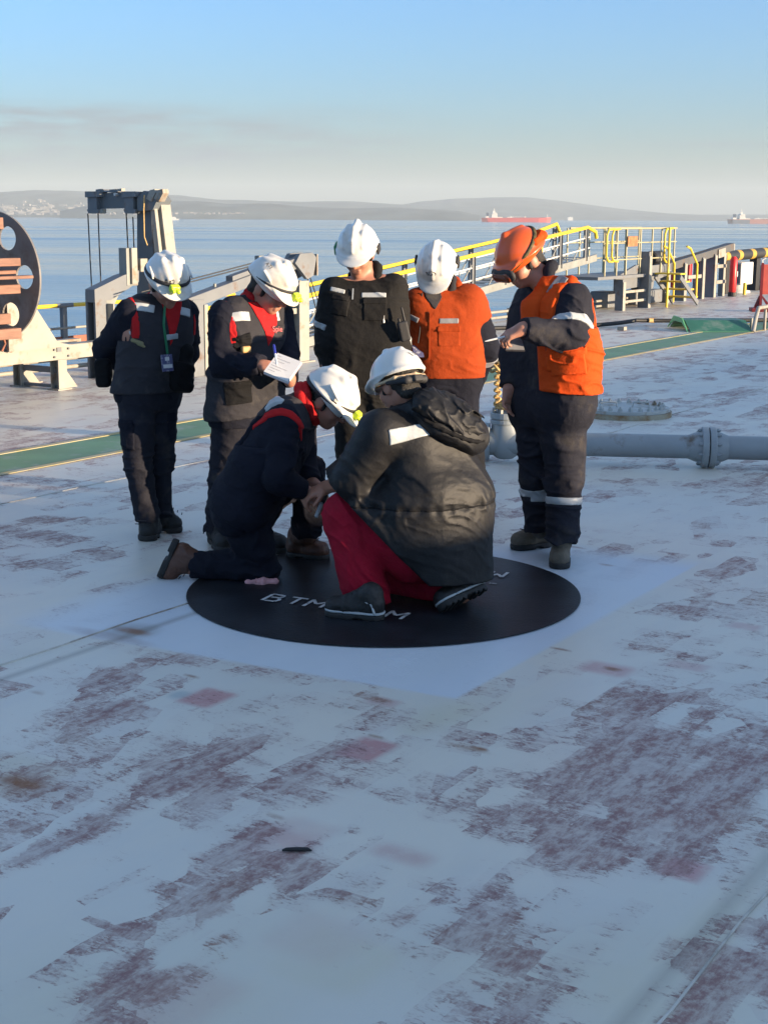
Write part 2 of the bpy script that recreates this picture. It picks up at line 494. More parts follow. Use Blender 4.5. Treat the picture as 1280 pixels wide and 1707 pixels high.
# ------------------------------------------------------------------ deck
def deck_material():
    m = bpy.data.materials.new('worn_deck_paint'); m.use_nodes = True
    nt = m.node_tree; b = nt.nodes['Principled BSDF']; L = nt.links.new
    def N(t, **kw):
        n = nt.nodes.new(t)
        for k, v in kw.items(): setattr(n, k, v)
        return n
    def math_(op, a, c=None, clamp=False):
        n = N('ShaderNodeMath', operation=op); n.use_clamp = clamp
        for i, v in enumerate((a, c)):
            if v is None: continue
            if hasattr(v, 'links'): L(v, n.inputs[i])
            else: n.inputs[i].default_value = v
        return n.outputs[0]
    def rng(x, a, c, lo=0., hi=1., smooth=True):
        n = N('ShaderNodeMapRange'); n.interpolation_type = 'SMOOTHSTEP' if smooth else 'LINEAR'
        L(x, n.inputs[0])
        for i, v in zip((1, 2, 3, 4), (a, c, lo, hi)): n.inputs[i].default_value = v
        return n.outputs[0]
    def mixc(f, a, c):
        n = N('ShaderNodeMix', data_type='RGBA'); L(f, n.inputs['Factor'])
        for i, v in ((6, a), (7, c)):
            if hasattr(v, 'links'): L(v, n.inputs[i])
            else: n.inputs[i].default_value = (*v, 1)
        return n.outputs[2]
    t = N('ShaderNodeTexCoord')
    rot = N('ShaderNodeMapping'); rot.inputs['Rotation'].default_value = (0, 0, -RZ); L(t.outputs['Object'], rot.inputs[0])
    P = rot.outputs[0]
    def noise(scale, detail=5, rough=.55, st=None, loc=(0, 0, 0), dist=0.0):
        mp = N('ShaderNodeMapping'); mp.inputs['Scale'].default_value = st or (1, 1, 1); mp.inputs['Location'].default_value = loc; L(P, mp.inputs[0])
        n = N('ShaderNodeTexNoise'); n.inputs['Scale'].default_value = scale; n.inputs['Detail'].default_value = detail
        n.inputs['Roughness'].default_value = rough; n.inputs['Distortion'].default_value = dist
        L(mp.outputs[0], n.inputs['Vector']); return n.outputs['Fac']
    at1 = N('ShaderNodeAttribute', attribute_name='wear'); at2 = N('ShaderNodeAttribute', attribute_name='marks')
    s1 = N('ShaderNodeSeparateColor'); L(at1.outputs['Color'], s1.inputs[0])
    s2 = N('ShaderNodeSeparateColor'); L(at2.outputs['Color'], s2.inputs[0])
    wear, pink, rust = s1.outputs[0], s1.outputs[1], s1.outputs[2]
    cream, dirtm, green = s2.outputs[0], s2.outputs[1], s2.outputs[2]
    # blocks left by the paint roller, aligned with the ship
    vor = N('ShaderNodeTexVoronoi', distance='CHEBYCHEV'); vor.inputs['Scale'].default_value = 1.0
    wob = noise(2.6, 3, .5)
    mp = N('ShaderNodeMapping'); mp.inputs['Scale'].default_value = (2.2, 5.0, 1); L(P, mp.inputs[0])
    ad = N('ShaderNodeVectorMath', operation='ADD'); L(mp.outputs[0], ad.inputs[0])
    cw = N('ShaderNodeCombineXYZ'); L(math_('MULTIPLY', wob, .30), cw.inputs[0]); L(math_('MULTIPLY', wob, .22), cw.inputs[1]); L(cw.outputs[0], ad.inputs[1])
    L(ad.outputs[0], vor.inputs['Vector'])
    sc = N('ShaderNodeSeparateColor'); L(vor.outputs['Color'], sc.inputs[0])
    cell = sc.outputs[0]
    low = noise(.33, 3, .5, loc=(3.1, 1.7, 0))
    mid = noise(2.4, 5, .6, st=(.55, 1, 1))
    streak = noise(15, 6, .74, st=(1.35, .5, 1), dist=.6)
    fine = noise(75, 4, .75, st=(1.2, .55, 1))
    spl = noise(40, 5, .78, st=(1.3, .5, 1), dist=.8)
    mp2 = N('ShaderNodeMapping'); mp2.inputs['Scale'].default_value = (6.0, 8.0, 1); mp2.inputs['Location'].default_value = (5, 3, 0); L(P, mp2.inputs[0])
    ad2 = N('ShaderNodeVectorMath', operation='ADD'); L(mp2.outputs[0], ad2.inputs[0]); L(cw.outputs[0], ad2.inputs[1])
    vor2 = N('ShaderNodeTexVoronoi', distance='CHEBYCHEV'); vor2.inputs['Scale'].default_value = 1.0; L(ad2.outputs[0], vor2.inputs['Vector'])
    sc2 = N('ShaderNodeSeparateColor'); L(vor2.outputs['Color'], sc2.inputs[0])
    def cen(x, k): return math_('MULTIPLY', math_('SUBTRACT', x, .5), k)
    tend = cen(cell, .66)
    for x, k in ((sc2.outputs[1], .46), (low, .9), (mid, .45)): tend = math_('ADD', tend, cen(x, k))
    tend = math_('ADD', math_('SUBTRACT', tend, .10), wear)
    e = tend
    for x, k in ((streak, 1.25), (spl, 1.6), (fine, 1.2)): e = math_('ADD', e, cen(x, k))
    gaps = math_('MULTIPLY', rng(noise(8, 6, .75, st=(.45, 1.5, 1), loc=(8, 1, 0)), .38, .58, .35, 1.), rng(noise(26, 5, .75, loc=(2, 7, 0)), .36, .58, .45, 1.))
    mask = math_('MULTIPLY', math_('MULTIPLY', rng(e, .02, .34), .92), gaps)
    thin = math_('MULTIPLY', rng(tend, -.30, .35), .30)         # paint rubbed thin round the bare patches
    # colours
    pv = noise(.8, 4, .5, loc=(7, 2, 0))
    pv2 = noise(3.5, 5, .6, st=(.4, 1, 1), loc=(2, 9, 0))
    paint = mixc(rng(pv, .35, .68), (.615, .60, .53), (.66, .625, .53))
    paint = mixc(math_('MULTIPLY', rng(pv2, .42, .75), .35), paint, (.55, .55, .53))
    paint = mixc(math_('MULTIPLY', cream, rng(noise(1.7, 4), .25, .7, .35, .9)), paint, (.58, .55, .42))
    paint = mixc(math_('MULTIPLY', pink, rng(noise(17, 6, .8), .25, .52, .45, 1.)), paint, (.47, .24, .23))
    paint = mixc(math_('MULTIPLY', green, .6), paint, (.20, .30, .33))
    bare = mixc(rng(noise(5, 5, .65), .3, .7), (.20, .09, .09), (.27, .145, .13))
    bare = mixc(math_('MULTIPLY', rng(noise(1.1, 4, .5, loc=(4, 4, 0)), .52, .72), .6), bare, (.30, .19, .11))
    col = mixc(thin, paint, (.44, .33, .32))
    col = mixc(mask, col, bare)
    at3 = N('ShaderNodeAttribute', attribute_name='pad'); s3 = N('ShaderNodeSeparateColor'); L(at3.outputs['Color'], s3.inputs[0])
    pdm = math_('MULTIPLY', s3.outputs[0], rng(math_('ADD', noise(2.2, 5, .65, loc=(6, 6, 0)), math_('MULTIPLY', s3.outputs[0], .25)), .34, .55, .55, .96))
    padc = mixc(rng(noise(1.3, 4, .5, st=(.5, 1, 1), loc=(1, 9, 0)), .35, .65), (.55, .605, .66), (.60, .64, .66))
    col = mixc(pdm, col, padc)
    grime = math_('MULTIPLY', math_('ADD', dirtm, math_('MULTIPLY', rng(noise(.9, 6, .6, st=(.6, 1, 1), loc=(1, 5, 0)), .55, .8), .16), True), .75)
    col = mixc(grime, col, (.20, .19, .16))
    rs = math_('MULTIPLY', rust, rng(noise(14, 5, .7), .2, .6, .5, 1.))
    col = mixc(rs, col, (.22, .085, .025))
    spk = rng(noise(75, 2, .5, loc=(3, 3, 0)), .80, .84)
    col = mixc(math_('MULTIPLY', spk, .65), col, (.12, .07, .06))
    L(col, b.inputs['Base Color'])
    rgh = math_('ADD', .42, math_('MULTIPLY', mask, .3))
    rgh = math_('ADD', rgh, math_('MULTIPLY', math_('SUBTRACT', pv2, .5), .25))
    L(rgh, b.inputs['Roughness'])
    h = math_('SUBTRACT', math_('MULTIPLY', fine, .25), math_('MULTIPLY', mask, .35))
    h = math_('ADD', h, math_('MULTIPLY', noise(3, 3), 1.2))
    bp = N('ShaderNodeBump'); bp.inputs['Strength'].default_value = .45; bp.inputs['Distance'].default_value = .006
    L(h, bp.inputs['Height']); L(bp.outputs[0], b.inputs['Normal'])
    return m
M_deck = deck_material()

def axis_steps(lo, a, b, hi, fine, coarse):
    return np.concatenate([np.arange(lo, a, coarse), np.arange(a, b, fine), np.arange(b, hi, coarse), [hi]])
sx = axis_steps(-40, 2.2, 8.2, 150, .02, .5)
vx = axis_steps(-30, -.4, 5.2, EDGE_V, .02, .5)
SX, VX = np.meshgrid(sx, vx, indexing='ij')
XY = SX[..., None] * U3[:2] + VX[..., None] * NL[:2]
nS, nV = SX.shape
idx = np.arange(nS * nV).reshape(nS, nV)
quads = np.stack([idx[:-1, :-1], idx[1:, :-1], idx[1:, 1:], idx[:-1, 1:]], -1).reshape(-1, 4)
me = bpy.data.meshes.new('deck')
Vt = np.concatenate([XY.reshape(-1, 2), np.zeros((nS * nV, 1))], 1).astype(np.float32)
me.vertices.add(len(Vt)); me.vertices.foreach_set('co', Vt.ravel())
me.loops.add(quads.size); me.loops.foreach_set('vertex_index', quads.astype(np.int32).ravel())
me.polygons.add(len(quads)); me.polygons.foreach_set('loop_start', np.arange(0, quads.size, 4, dtype=np.int32))
me.update(calc_edges=True)
wear = np.zeros((nS * nV, 4), np.float32); wear[:, 3] = 1; marks = wear.copy()
Sf, Vf = SX.ravel(), VX.ravel()
def soft(x, w): return np.clip(.5 + x / w, 0, 1)
def rect(arr, ch, px, py, ls, lv, amt, w=.05, rz=0.0):
    """a block painted round the place the pixel (px, py) shows; ls along the ship, lv across, in metres"""
    c = gp(px, py); s0, v0 = sv(c)
    ds, dv = Sf - s0, Vf - v0
    if rz: ds, dv = ds * math.cos(rz) + dv * math.sin(rz), -ds * math.sin(rz) + dv * math.cos(rz)
    m = soft(ls / 2 - np.abs(ds), w) * soft(lv / 2 - np.abs(dv), w)
    if ch == 0 and amt > 0 and arr is wear: amt *= .85 * (1.3 if py > 1380 else 1)
    arr[:, ch] = np.clip(arr[:, ch] + amt * m, -1, 1)
def oval(arr, ch, px, py, ls, lv, amt, w=.5):
    c = gp(px, py); s0, v0 = sv(c)
    r = np.sqrt(((Sf - s0) / (ls / 2)) ** 2 + ((Vf - v0) / (lv / 2)) ** 2)
    arr[:, ch] = np.clip(arr[:, ch] + amt * np.clip((1 - r) / w, 0, 1), -1, 1)
# large bare areas of the foreground
for a in [(1075, 1320, 1.15, .62, .42), (960, 1300, .8, .22, .3), (1190, 1270, 1.0, .5, .34), (1010, 1180, .5, .45, .3), (900, 1125, .22, .7, .24),
          (1200, 1400, .6, .25, .3), (1160, 1190, .35, .5, .25), (1050, 1340, .8, .3, .25),
          (1250, 1620, .18, .5, .7), (1180, 1660, .45, .10, .7), (1270, 1550, .12, .2, .5),
          (215, 1655, .34, .28, .36), (300, 1600, .36, .20, .36), (430, 1475, .42, .16, .38), (370, 1435, .55, .15, .40), (540, 1405, .3, .1, .38), (430, 1510, .5, .08, .35),
          (120, 1580, .4, .16, .22), (60, 1420, .6, .1, .26), (230, 1330, .5, .14, .36), (330, 1310, .28, .3, .34), (130, 1390, .5, .12, .3), (250, 1255, .3, .25, .26),
          (340, 1270, .25, .42, .34), (90, 1260, .4, .3, .24), (150, 1180, .3, .3, .24), (60, 1130, .2, .5, .22), (190, 1135, .2, .25, .3), (390, 1110, .18, .6, .34), (270, 1095, .14, .35, .3),
          (480, 1180, .3, .3, .2), (550, 1165, .25, .4, .22), (430, 1240, .3, .3, .22), (500, 1310, .14, .26, .3), (570, 1305, .08, .3, .25), (680, 1335, .16, .2, .35), (770, 1360, .2, .2, .32),
          (960, 1420, .25, .25, .34), (800, 1530, .34, .16, .36), (900, 1580, .25, .35, .30), (1000, 1575, .2, .15, .34), (700, 1590, .3, .3, .2), (650, 1480, .3, .3, .2),
          (620, 1560, .35, .1, .25), (850, 1650, .3, .2, .18), (1080, 1082, .08, .5, .35), (1120, 1060, .1, .4, .28), (1200, 1110, .15, .5, .22), (1100, 1010, .15, .5, .2),
          (130, 905, .25, .7, .3), (80, 945, .2, .7, .25), (60, 890, .12, .5, .3), (180, 985, .12, .5, .25), (600, 700, 1.0, .4, .12),
          (840, 1370, .3, .2, .2), (700, 1400, .15, .2, .2), (330, 1560, .5, .05, -.4), (480, 1450, .5, .06, -.5)]:
    rect(wear, 0, *a)
# clean, repainted places
for a in [(370, 1540, .5, .07, -.8), (950, 1145, .22, .25, -.9), (700, 1270, .5, .5, -.25), (640, 1390, .5, .5, -.2), (760, 1240, .4, .3, -.2), (500, 1620, .4, .5, -.25), (560, 1560, .25, .3, -.3),
          (1050, 1500, .8, .35, -.2), (930, 1510, .3, .3, -.2), (170, 1095, .16, .3, -.6), (590, 1350, .4, .4, -.2), (200, 1480, .8, .18, -.22), (40, 1640, .6, .3, -.2), (1110, 1610, .8, .3, -.25)]:
    rect(wear, 0, *a)
# pink primer patches
for a in [(345, 1163, .19, .15, .95, .03), (610, 1249, .2, .15, .95, .03), (1140, 1449, .13, .12, .9, .03), (478, 1400, .3, .18, .25, .05), (470, 1395, .1, .2, .3, .06), (300, 1670, .28, .2, .25, .07),
          (670, 1425, .08, .18, .5, .05), (1145, 1110, .1, .16, .5, .03), (1240, 1044, .1, .14, .5, .03), (530, 1560, .22, .22, .15, .06), (1010, 1115, .14, .2, .7, .05), (640, 1170, .08, .12, .5, .03)]:
    rect(wear, 1, *a)
# cream and dirty tints
for a in [(120, 1690, .7, .6, .7, .5), (450, 1610, .7, .5, .6, .4), (780, 1180, .5, .3, .6, .25), (1080, 1690, .5, .5, .7, .4), (20, 1290, .3, .3, .8, .08), (1180, 1560, 2.4, .10, .8, .1), (880, 1620, .5, .6, .5, .4),
          (560, 1600, .25, .25, .5, .06), (1130, 1590, .8, .3, .4, .3), (60, 1090, .5, .3, .4, .2), (720, 1200, .4, .12, .6, .1)]:
    rect(marks, 0, *a)
# rust spots and runs
for a in [(35, 1305, .10, .2, .8), (40, 1310, .25, .4, .3), (1020, 1115, .05, .10, 1.0), (800, 1249, .03, .07, 1.0), (780, 1247, .05, .2, .55), (320, 1127, .03, .08, .8), (637, 1167, .05, .1, .7), (628, 1228, .03, .08, .7),
          (220, 1052, .10, .24, .9), (180, 1060, .12, .6, .35), (950, 911, .05, .22, .8), (935, 1082, .03, .12, .8), (1010, 942, .03, .12, .8), (460, 1362, .03, .08, .5), (65, 1154, .03, .1, .5), (1140, 590, .2, .2, .5),
          (270, 797, .08, .3, .5), (120, 935, .05, .2, .6), (860, 915, .04, .1, .5), (1270, 862, .05, .3, .6)]:
    oval(wear, 2, *a)
for a in [(200, 1065, 2.2, .035, .8, .04), (1130, 1600, 2.6, .03, .6, .05), (330, 1080, .3, .3, .0, .1)]:
    rect(marks, 1, *a)
oval(marks, 1, 220, 1052, .3, .3, .6); oval(marks, 2, 300, 1158, .12, .1, .8)
pad = np.zeros((nS * nV, 4), np.float32); pad[:, 3] = 1
PADP = [gp(*q)[:2] for q in ((760, 1165), (1160, 942), (900, 905), (255, 962), (35, 1040), (180, 1068))]
XYf = XY.reshape(-1, 2); pm = np.ones(nS * nV); pc = sum(PADP) / 6
for i, w in enumerate((.02, .25, .3, .25, .10, .02)):
    a_, b_ = PADP[i], PADP[(i + 1) % 6]; n_ = np.array([-(b_ - a_)[1], (b_ - a_)[0]]); n_ /= np.linalg.norm(n_)
    if (pc - a_) @ n_ < 0: n_ = -n_
    pm *= soft((XYf - a_) @ n_, w)
pad[:, 0] = pm
for nm, arr in (('wear', wear), ('marks', marks), ('pad', pad)):
    at_ = me.color_attributes.new(nm, 'FLOAT_COLOR', 'POINT'); at_.data.foreach_set('color', arr.ravel())
me.materials.append(M_deck)
deck = link(bpy.data.objects.new('deck', me)); tag(deck, kind='structure')
# the ship's side below the deck edge, down to the water
MB().hull8(ship(55, EDGE_V - .05, -7.6), U3 * 95, NL * .05, ZUP * 7.58).build('hull_side', M_rust)
tag(bpy.data.objects['hull_side'], kind='structure')

def sheet(name, pts, z, m, kind='structure'):
    P_ = [np.array((p[0], p[1], z - .0035)) for p in pts]
    return tag(MB().prism(P_, (0, 0, .0035)).build(name, m), kind=kind)
# freshly painted pad round the black disc
M_pad = mat('fresh_grey_blue_paint', (.55, .575, .58), .45, var=.07, vscale=1.5, bump=.05, bscale=30, dirt=(.42, .46, .47), dirt_amt=.35, dscale=1.6)
M_disc = mat('black_target_paint', (.005, .0065, .010), .5, var=.4, vscale=6, bump=.14, bscale=70, spec=.35, dirt=(.013, .016, .022), dirt_amt=.5, dscale=4)
CC = np.array([0.0, 6.745])
sheet('painted_circle', [(CC[0] + .945 * math.cos(a), CC[1] + .925 * math.sin(a)) for a in np.linspace(0, 2 * math.pi, 97)[:-1]], .008, M_disc)

# white lettering of the circle, strokes on the deck (BTM- ... M, and its mirror half)
GL = {'B': [[(0, 0), (0, 1), (.55, 1), (.65, .85), (.6, .55), (.15, .52)], [(.6, .5), (.72, .3), (.6, 0), (.1, 0)]],
      'T': [[(0, 1), (.8, 1)], [(.4, .9), (.4, 0)]], 'M': [[(0, 0), (0, 1), (.4, .45), (.8, 1), (.8, 0)]], '-': [[(.1, .45), (.55, .45)]], '1': [[(.1, .75), (.35, 1), (.35, 0)]]}
def paint_text(mb, txt, origin, ex, ey, w, adv=1.05):
    o = np.array(origin[:2], float)
    ex, ey = np.array(ex[:2], float), np.array(ey[:2], float)
    for ch in txt:
        if ch == ' ': o = o + ex * adv; continue
        for st in GL[ch]:
            for i in range(len(st) - 1):
                a = o + ex * st[i][0] + ey * st[i][1]; b = o + ex * st[i + 1][0] + ey * st[i + 1][1]
                d = (b - a) / np.linalg.norm(b - a); n = np.array([-d[1], d[0]]) * w / 2
                a2, b2 = a - d * w * .12, b - d * w * .22
                z = .012 + .0006 * i
                mb._add([(*(a2 + n), z), (*(a2 - n), z), (*(b2 - n), z), (*(b2 + n), z)], [(0, 1, 2, 3)])
        o = o + ex * adv * (1.0 if ch in 'BTM' else .75)
M_let = mat('white_stencil_paint', (.55, .55, .53), .6, dirt=(.1, .1, .1), dirt_amt=.45, dscale=30)
l0, l1 = gp(437, 1004), gp(660, 1036)
ex = (l1 - l0)[:2] / 6.6; ey = np.array([.045, .105])
mb = MB(); paint_text(mb, 'BTM-1', l0, ex, ey, .017); paint_text(mb, 'M', gp(638, 1033), ex, ey, .017)
r0_, r1_ = gp(850, 958), gp(790, 978)
paint_text(mb, 'M', gp(846, 958), -np.array([.085, -.02]), -np.array([.04, .1]), .017); paint_text(mb, '-', gp(835, 973), -np.array([.085, -.02]), -np.array([.04, .1]), .017)
tag(mb.build('circle_lettering', M_let), kind='structure')

# green walkway with yellow edges
M_green = mat('green_walkway_paint', (.12, .25, .13), .55, var=.15, vscale=2, bump=.1, dirt=(.25, .30, .26), dirt_amt=.35, dscale=3)
M_yedge = mat('faded_yellow_line', (.50, .40, .17), .6, var=.2, vscale=3, dirt=(.45, .42, .34), dirt_amt=.6, dscale=3)
vA, vB = sv(gp(360, 722))[1] - .02, sv(gp(360, 696))[1] + .02
sheet('walkway', [ship(-4, vA)[:2], ship(27.5, vA)[:2], ship(27.5, vB)[:2], ship(-4, vB)[:2]], .004, M_green)
sheet('walkway_edge_line', [ship(-4, vA - .05)[:2], ship(27.5, vA - .05)[:2], ship(27.5, vA + .02)[:2], ship(-4, vA + .02)[:2]], .008, M_yedge)
sheet('walkway_edge_line', [ship(-4, vB - .02)[:2], ship(27.5, vB - .02)[:2], ship(27.5, vB + .05)[:2], ship(-4, vB + .05)[:2]], .008, M_yedge)
M_ychip = mat('worn_yellow_patch', (.55, .36, .08), .6, dirt=(.5, .5, .48), dirt_amt=.8, dscale=6)
# weld seams
M_seam = mat('weld_seam', (.55, .53, .47), .5, var=.2, vscale=3, dirt=(.14, .10, .07), dirt_amt=.55, dscale=1.3)
mb = MB()
for px, py, s0, s1 in ((1180, 1605, -3, 9.0), (1040, 715, -2, 30), (100, 820, -3, 4), (150, 1060, -1.2, .86)):
    s, v = sv(gp(px, py))
    pts = [ship(s + q, v + .006 * math.sin(q * 7), .001) for q in np.arange(s0, s1, .25)]
    mb.tube(pts, .0045, 6, cap=True)
tag(mb.build('weld_seam', M_seam), kind='structure')

# ------------------------------------------------------------------ sea, hills, air
SEA_Z = -15.0; SEA_BUMP = .42
def sea_material():
    m = bpy.data.materials.new('sea_water'); m.use_nodes = True
    nt = m.node_tree; b = nt.nodes['Principled BSDF']; L = nt.links.new
    b.inputs['Base Color'].default_value = (.02, .14, .27, 1); b.inputs['Roughness'].default_value = .16; b.inputs['IOR'].default_value = 1.33
    t = nt.nodes.new('ShaderNodeTexCoord')
    hs = None
    for sc, st, amp in ((.06, (.45, 1, 1), 1.0), (.35, (.5, 1, 1), .30), (1.3, (.6, 1, 1), .10), (.012, (.35, 1, 1), 1.6)):
        mp = nt.nodes.new('ShaderNodeMapping'); mp.inputs['Scale'].default_value = st; mp.inputs['Rotation'].default_value = (0, 0, .12); L(t.outputs['Object'], mp.inputs[0])
        n = nt.nodes.new('ShaderNodeTexNoise'); n.inputs['Scale'].default_value = sc; n.inputs['Detail'].default_value = 4; L(mp.outputs[0], n.inputs['Vector'])
        x = nt.nodes.new('ShaderNodeMath'); x.operation = 'MULTIPLY'; x.inputs[1].default_value = amp; L(n.outputs['Fac'], x.inputs[0])
        if hs is None: hs = x.outputs[0]
        else:
            y = nt.nodes.new('ShaderNodeMath'); L(hs, y.inputs[0]); L(x.outputs[0], y.inputs[1]); hs = y.outputs[0]
    bp = nt.nodes.new('ShaderNodeBump'); bp.inputs['Strength'].default_value = SEA_BUMP; bp.inputs['Distance'].default_value = 1.0
    L(hs, bp.inputs['Height']); L(bp.outputs[0], b.inputs['Normal'])
    # wind lanes
    mp = nt.nodes.new('ShaderNodeMapping'); mp.inputs['Scale'].default_value = (.0006, .006, 1); L(t.outputs['Object'], mp.inputs[0])
    n = nt.nodes.new('ShaderNodeTexNoise'); n.inputs['Scale'].default_value = 1.5; n.inputs['Detail'].default_value = 4; L(mp.outputs[0], n.inputs['Vector'])
    r = nt.nodes.new('ShaderNodeMapRange'); r.inputs[1].default_value = .35; r.inputs[2].default_value = .65; r.inputs[3].default_value = .05; r.inputs[4].default_value = .22
    L(n.outputs['Fac'], r.inputs[0]); L(r.outputs[0], b.inputs['Roughness'])
    return m
me = bpy.data.meshes.new('sea')
me.from_pydata([(-14500, -400, SEA_Z), (14500, -400, SEA_Z), (14500, 15900, SEA_Z), (-14500, 15900, SEA_Z)], [], [(0, 1, 2, 3)])
me.materials.append(sea_material()); tag(link(bpy.data.objects.new('sea', me)), kind='structure')

M_hill = mat('wooded_hill', (.085, .10, .09), .9, var=.5, vscale=.006, dirt=(.14, .13, .10), dirt_amt=.4, dscale=.004)
def ridge(name, prof, Y, depth, m=M_hill, seed=0, rough=6.0):
    """prof: skyline points (px, py); the ridge rises from the shore at Y and falls behind over depth metres"""
    xs = np.linspace(prof[0][0], prof[-1][0], int(abs(prof[-1][0] - prof[0][0]) / 4) + 2)
    ys = np.interp(xs, [p[0] for p in prof], [p[1] for p in prof])
    rows = 12; V = []; rnd = np.random.RandomState(seed)
    for i, (x, y) in enumerate(zip(xs, ys)):
        top = at(x, y, Y + depth * .5)
        for j in range(rows + 1):
            t = j / rows; yy = Y + depth * t
            prof_h = math.sin(math.pi * t) ** .8
            P = np.array([[x * .02 + seed, yy * .0016, seed * 3.3]])
            nz = noise3(P)[0] - .5 + .5 * (noise3(P * 3.1)[0] - .5)
            z = SEA_Z + (top[2] - SEA_Z) * prof_h * (1 + (.35 * nz if 0 < j < rows else 0) * (abs(t - .5) * 2)) + (nz * rough if j == rows // 2 else 0)
            V.append((top[0] * (yy / (Y + depth * .5)), yy, max(z, SEA_Z - 1 if j in (0, rows) else SEA_Z + .5)))
    n = len(xs); Fs = [(i * (rows + 1) + j, (i + 1) * (rows + 1) + j, (i + 1) * (rows + 1) + j + 1, i * (rows + 1) + j + 1) for i in range(n - 1) for j in range(rows)]
    return tag(meshobj(name, V, Fs, m, smooth=True), kind='structure')
ridge('hill', [(-1500, 352), (-1200, 334), (-900, 324), (-650, 327), (-420, 322), (-150, 316), (0, 320), (60, 317), (130, 318), (200, 323), (300, 326), (360, 333), (420, 334), (500, 336), (580, 335), (660, 340), (740, 345), (800, 350), (880, 358)], 9000, 2500, seed=1)
ridge('hill', [(100, 352), (170, 338), (250, 336), (330, 335), (380, 340), (450, 339), (520, 345), (600, 347), (660, 346), (720, 349), (765, 352), (800, 359)], 7000, 1200, seed=2)
ridge('hill', [(560, 358), (640, 346), (700, 336), (760, 331), (820, 329), (880, 329), (930, 334), (980, 341), (1040, 349), (1120, 356), (1200, 359), (1400, 360.5)], 10500, 2500, seed=3, rough=3)
# low land far to the right and the port's pale tanks and sheds
ridge('hill', [(940, 360), (1000, 357), (1100, 358), (1240, 357.5), (1420, 358)], 12500, 800, seed=4, rough=1)

HZ = bpy.data.materials.new('haze_air'); HZ.use_nodes = True
HZ.node_tree.nodes.clear()
_o = HZ.node_tree.nodes.new('ShaderNodeOutputMaterial'); _v = HZ.node_tree.nodes.new('ShaderNodeVolumePrincipled')
_v.inputs['Color'].default_value = (.78, .89, .95, 1); _v.inputs['Density'].default_value = 8e-5; _v.inputs['Anisotropy'].default_value = 0.0
HZ.node_tree.links.new(_v.outputs[0], _o.inputs['Volume'])
def add_haze():
    o = MB().box((0, 7750, (SEA_Z - 1 + 330) / 2), (29400, 16600, 330 - SEA_Z + 1)).build('haze', HZ)
    tag(o, kind='stuff'); return o
# ------------------------------------------------------------------ low caster added out of view at right, sized to shade the working party
def ons(x, y, sp):
    d = _ray(x, y); o = np.array([0, 0, CAM_H]); t = (sp - o @ U3) / (d @ U3); return o + d * t
def along(v, s0, s1, z0, z1, w):     # an upright box along the ship
    return ship((s0 + s1) / 2, v, (z0 + z1) / 2), U3 * (s1 - s0) / 2, NL * w / 2, ZUP * (z1 - z0) / 2
SHADE_V, CASTER_V = 7.1, -10.9
CASTER_H = (SHADE_V - CASTER_V) * math.tan(SUN_EL) / abs(float(np.array([SUN_DIR.x, SUN_DIR.y, 0]) @ NL / math.cos(SUN_EL)))
t = thing('shadow_caster', 'long low grey steel box with a pipe, added out of view to shade the deck', 'shadow caster', ship(20, CASTER_V))
t.rotation_euler = (0, 0, RZ)
def local(mb_fn, name, m, parent, base):          # parts built in world place, stored from the thing's own base
    mb = MB(); mb_fn(mb)
    o = mb.build(name, m)
    Mi = (Matrix.Translation(Vector(base[0])) @ Matrix.Rotation(base[1], 4, 'Z')).inverted()
    o.data.transform(Mi); o.parent = parent
    return o
BT = (ship(20, CASTER_V), RZ)
local(lambda b: b.hull8(*along(CASTER_V - .6, -60, 130, 0, CASTER_H, 1.2)), 'casing', M_grey, t, BT)
local(lambda b: b.tube([ship(-60, CASTER_V - 1.7, .6), ship(130, CASTER_V - 1.7, .6)], .35, 16), 'pipe', M_greyd, t, BT)

def group_of(name, label, cat, base, group=None):
    t = thing(name, label, cat, base, RZ, group); B = (np.array(base, float), RZ)
    def part(nm, m, fn, parent=None, lab=None):
        o = local(fn, nm, m, None, B); o.parent = parent or t
        if lab: o['label'] = lab
        return o
    return t, part
def beam(b, p, q, w, h, up=ZUP, bev=.004): b.bar(p, q, w, h, up, bev)

# ---- timber-slatted reel on its stand, left
V0 = 10.9
t, part = group_of('hose_reel', 'dark steel reel with round holes and timber slats on a cream steel stand', 'reel', ship(10.3, V0))
def flange(b, s_=9.9):
    c = ship(s_, V0 + .0, 1.19); R = .625; th = .022
    n = 72; hole_c = [(.42 * math.cos(a), .42 * math.sin(a)) for a in np.radians([0, 60, 120, 180, 240, 300])]; hr = .115
    # plate with holes, cut by fans between the rings: build with a boolean-free grid of small cells
    bm_ = bmesh.new()
    outer = [bm_.verts.new((R * math.cos(2 * math.pi * k / n), R * math.sin(2 * math.pi * k / n), 0)) for k in range(n)]
    edges = [bm_.edges.new((outer[k], outer[(k + 1) % n])) for k in range(n)]
    for hx, hy in hole_c:
        vs = [bm_.verts.new((hx + hr * math.cos(2 * math.pi * k / 24), hy + hr * math.sin(2 * math.pi * k / 24), 0)) for k in range(24)]
        edges += [bm_.edges.new((vs[k], vs[(k + 1) % 24])) for k in range(24)]
    r = bmesh.ops.triangle_fill(bm_, use_beauty=True, use_dissolve=False, edges=edges)
    ext = bmesh.ops.extrude_face_region(bm_, geom=list(bm_.faces))
    for v in ext['geom']:
        if isinstance(v, bmesh.types.BMVert): v.co.z += th
    bm_.verts.index_update()
    ex, ey, ez = -NL, ZUP, U3
    b._add([c + ex * v.co.x + ey * v.co.y + ez * v.co.z for v in bm_.verts], [[v.index for v in f.verts] for f in bm_.faces])
    bm_.free()
M_reel = mat('dark_steel_plate', (.165, .155, .148), .55, var=.2, vscale=3, bump=.05, dirt=(.10, .075, .055), dirt_amt=.3, dscale=4)
part('flange', M_reel, flange)
part('flange', M_reel, lambda b: flange(b, 8.15))
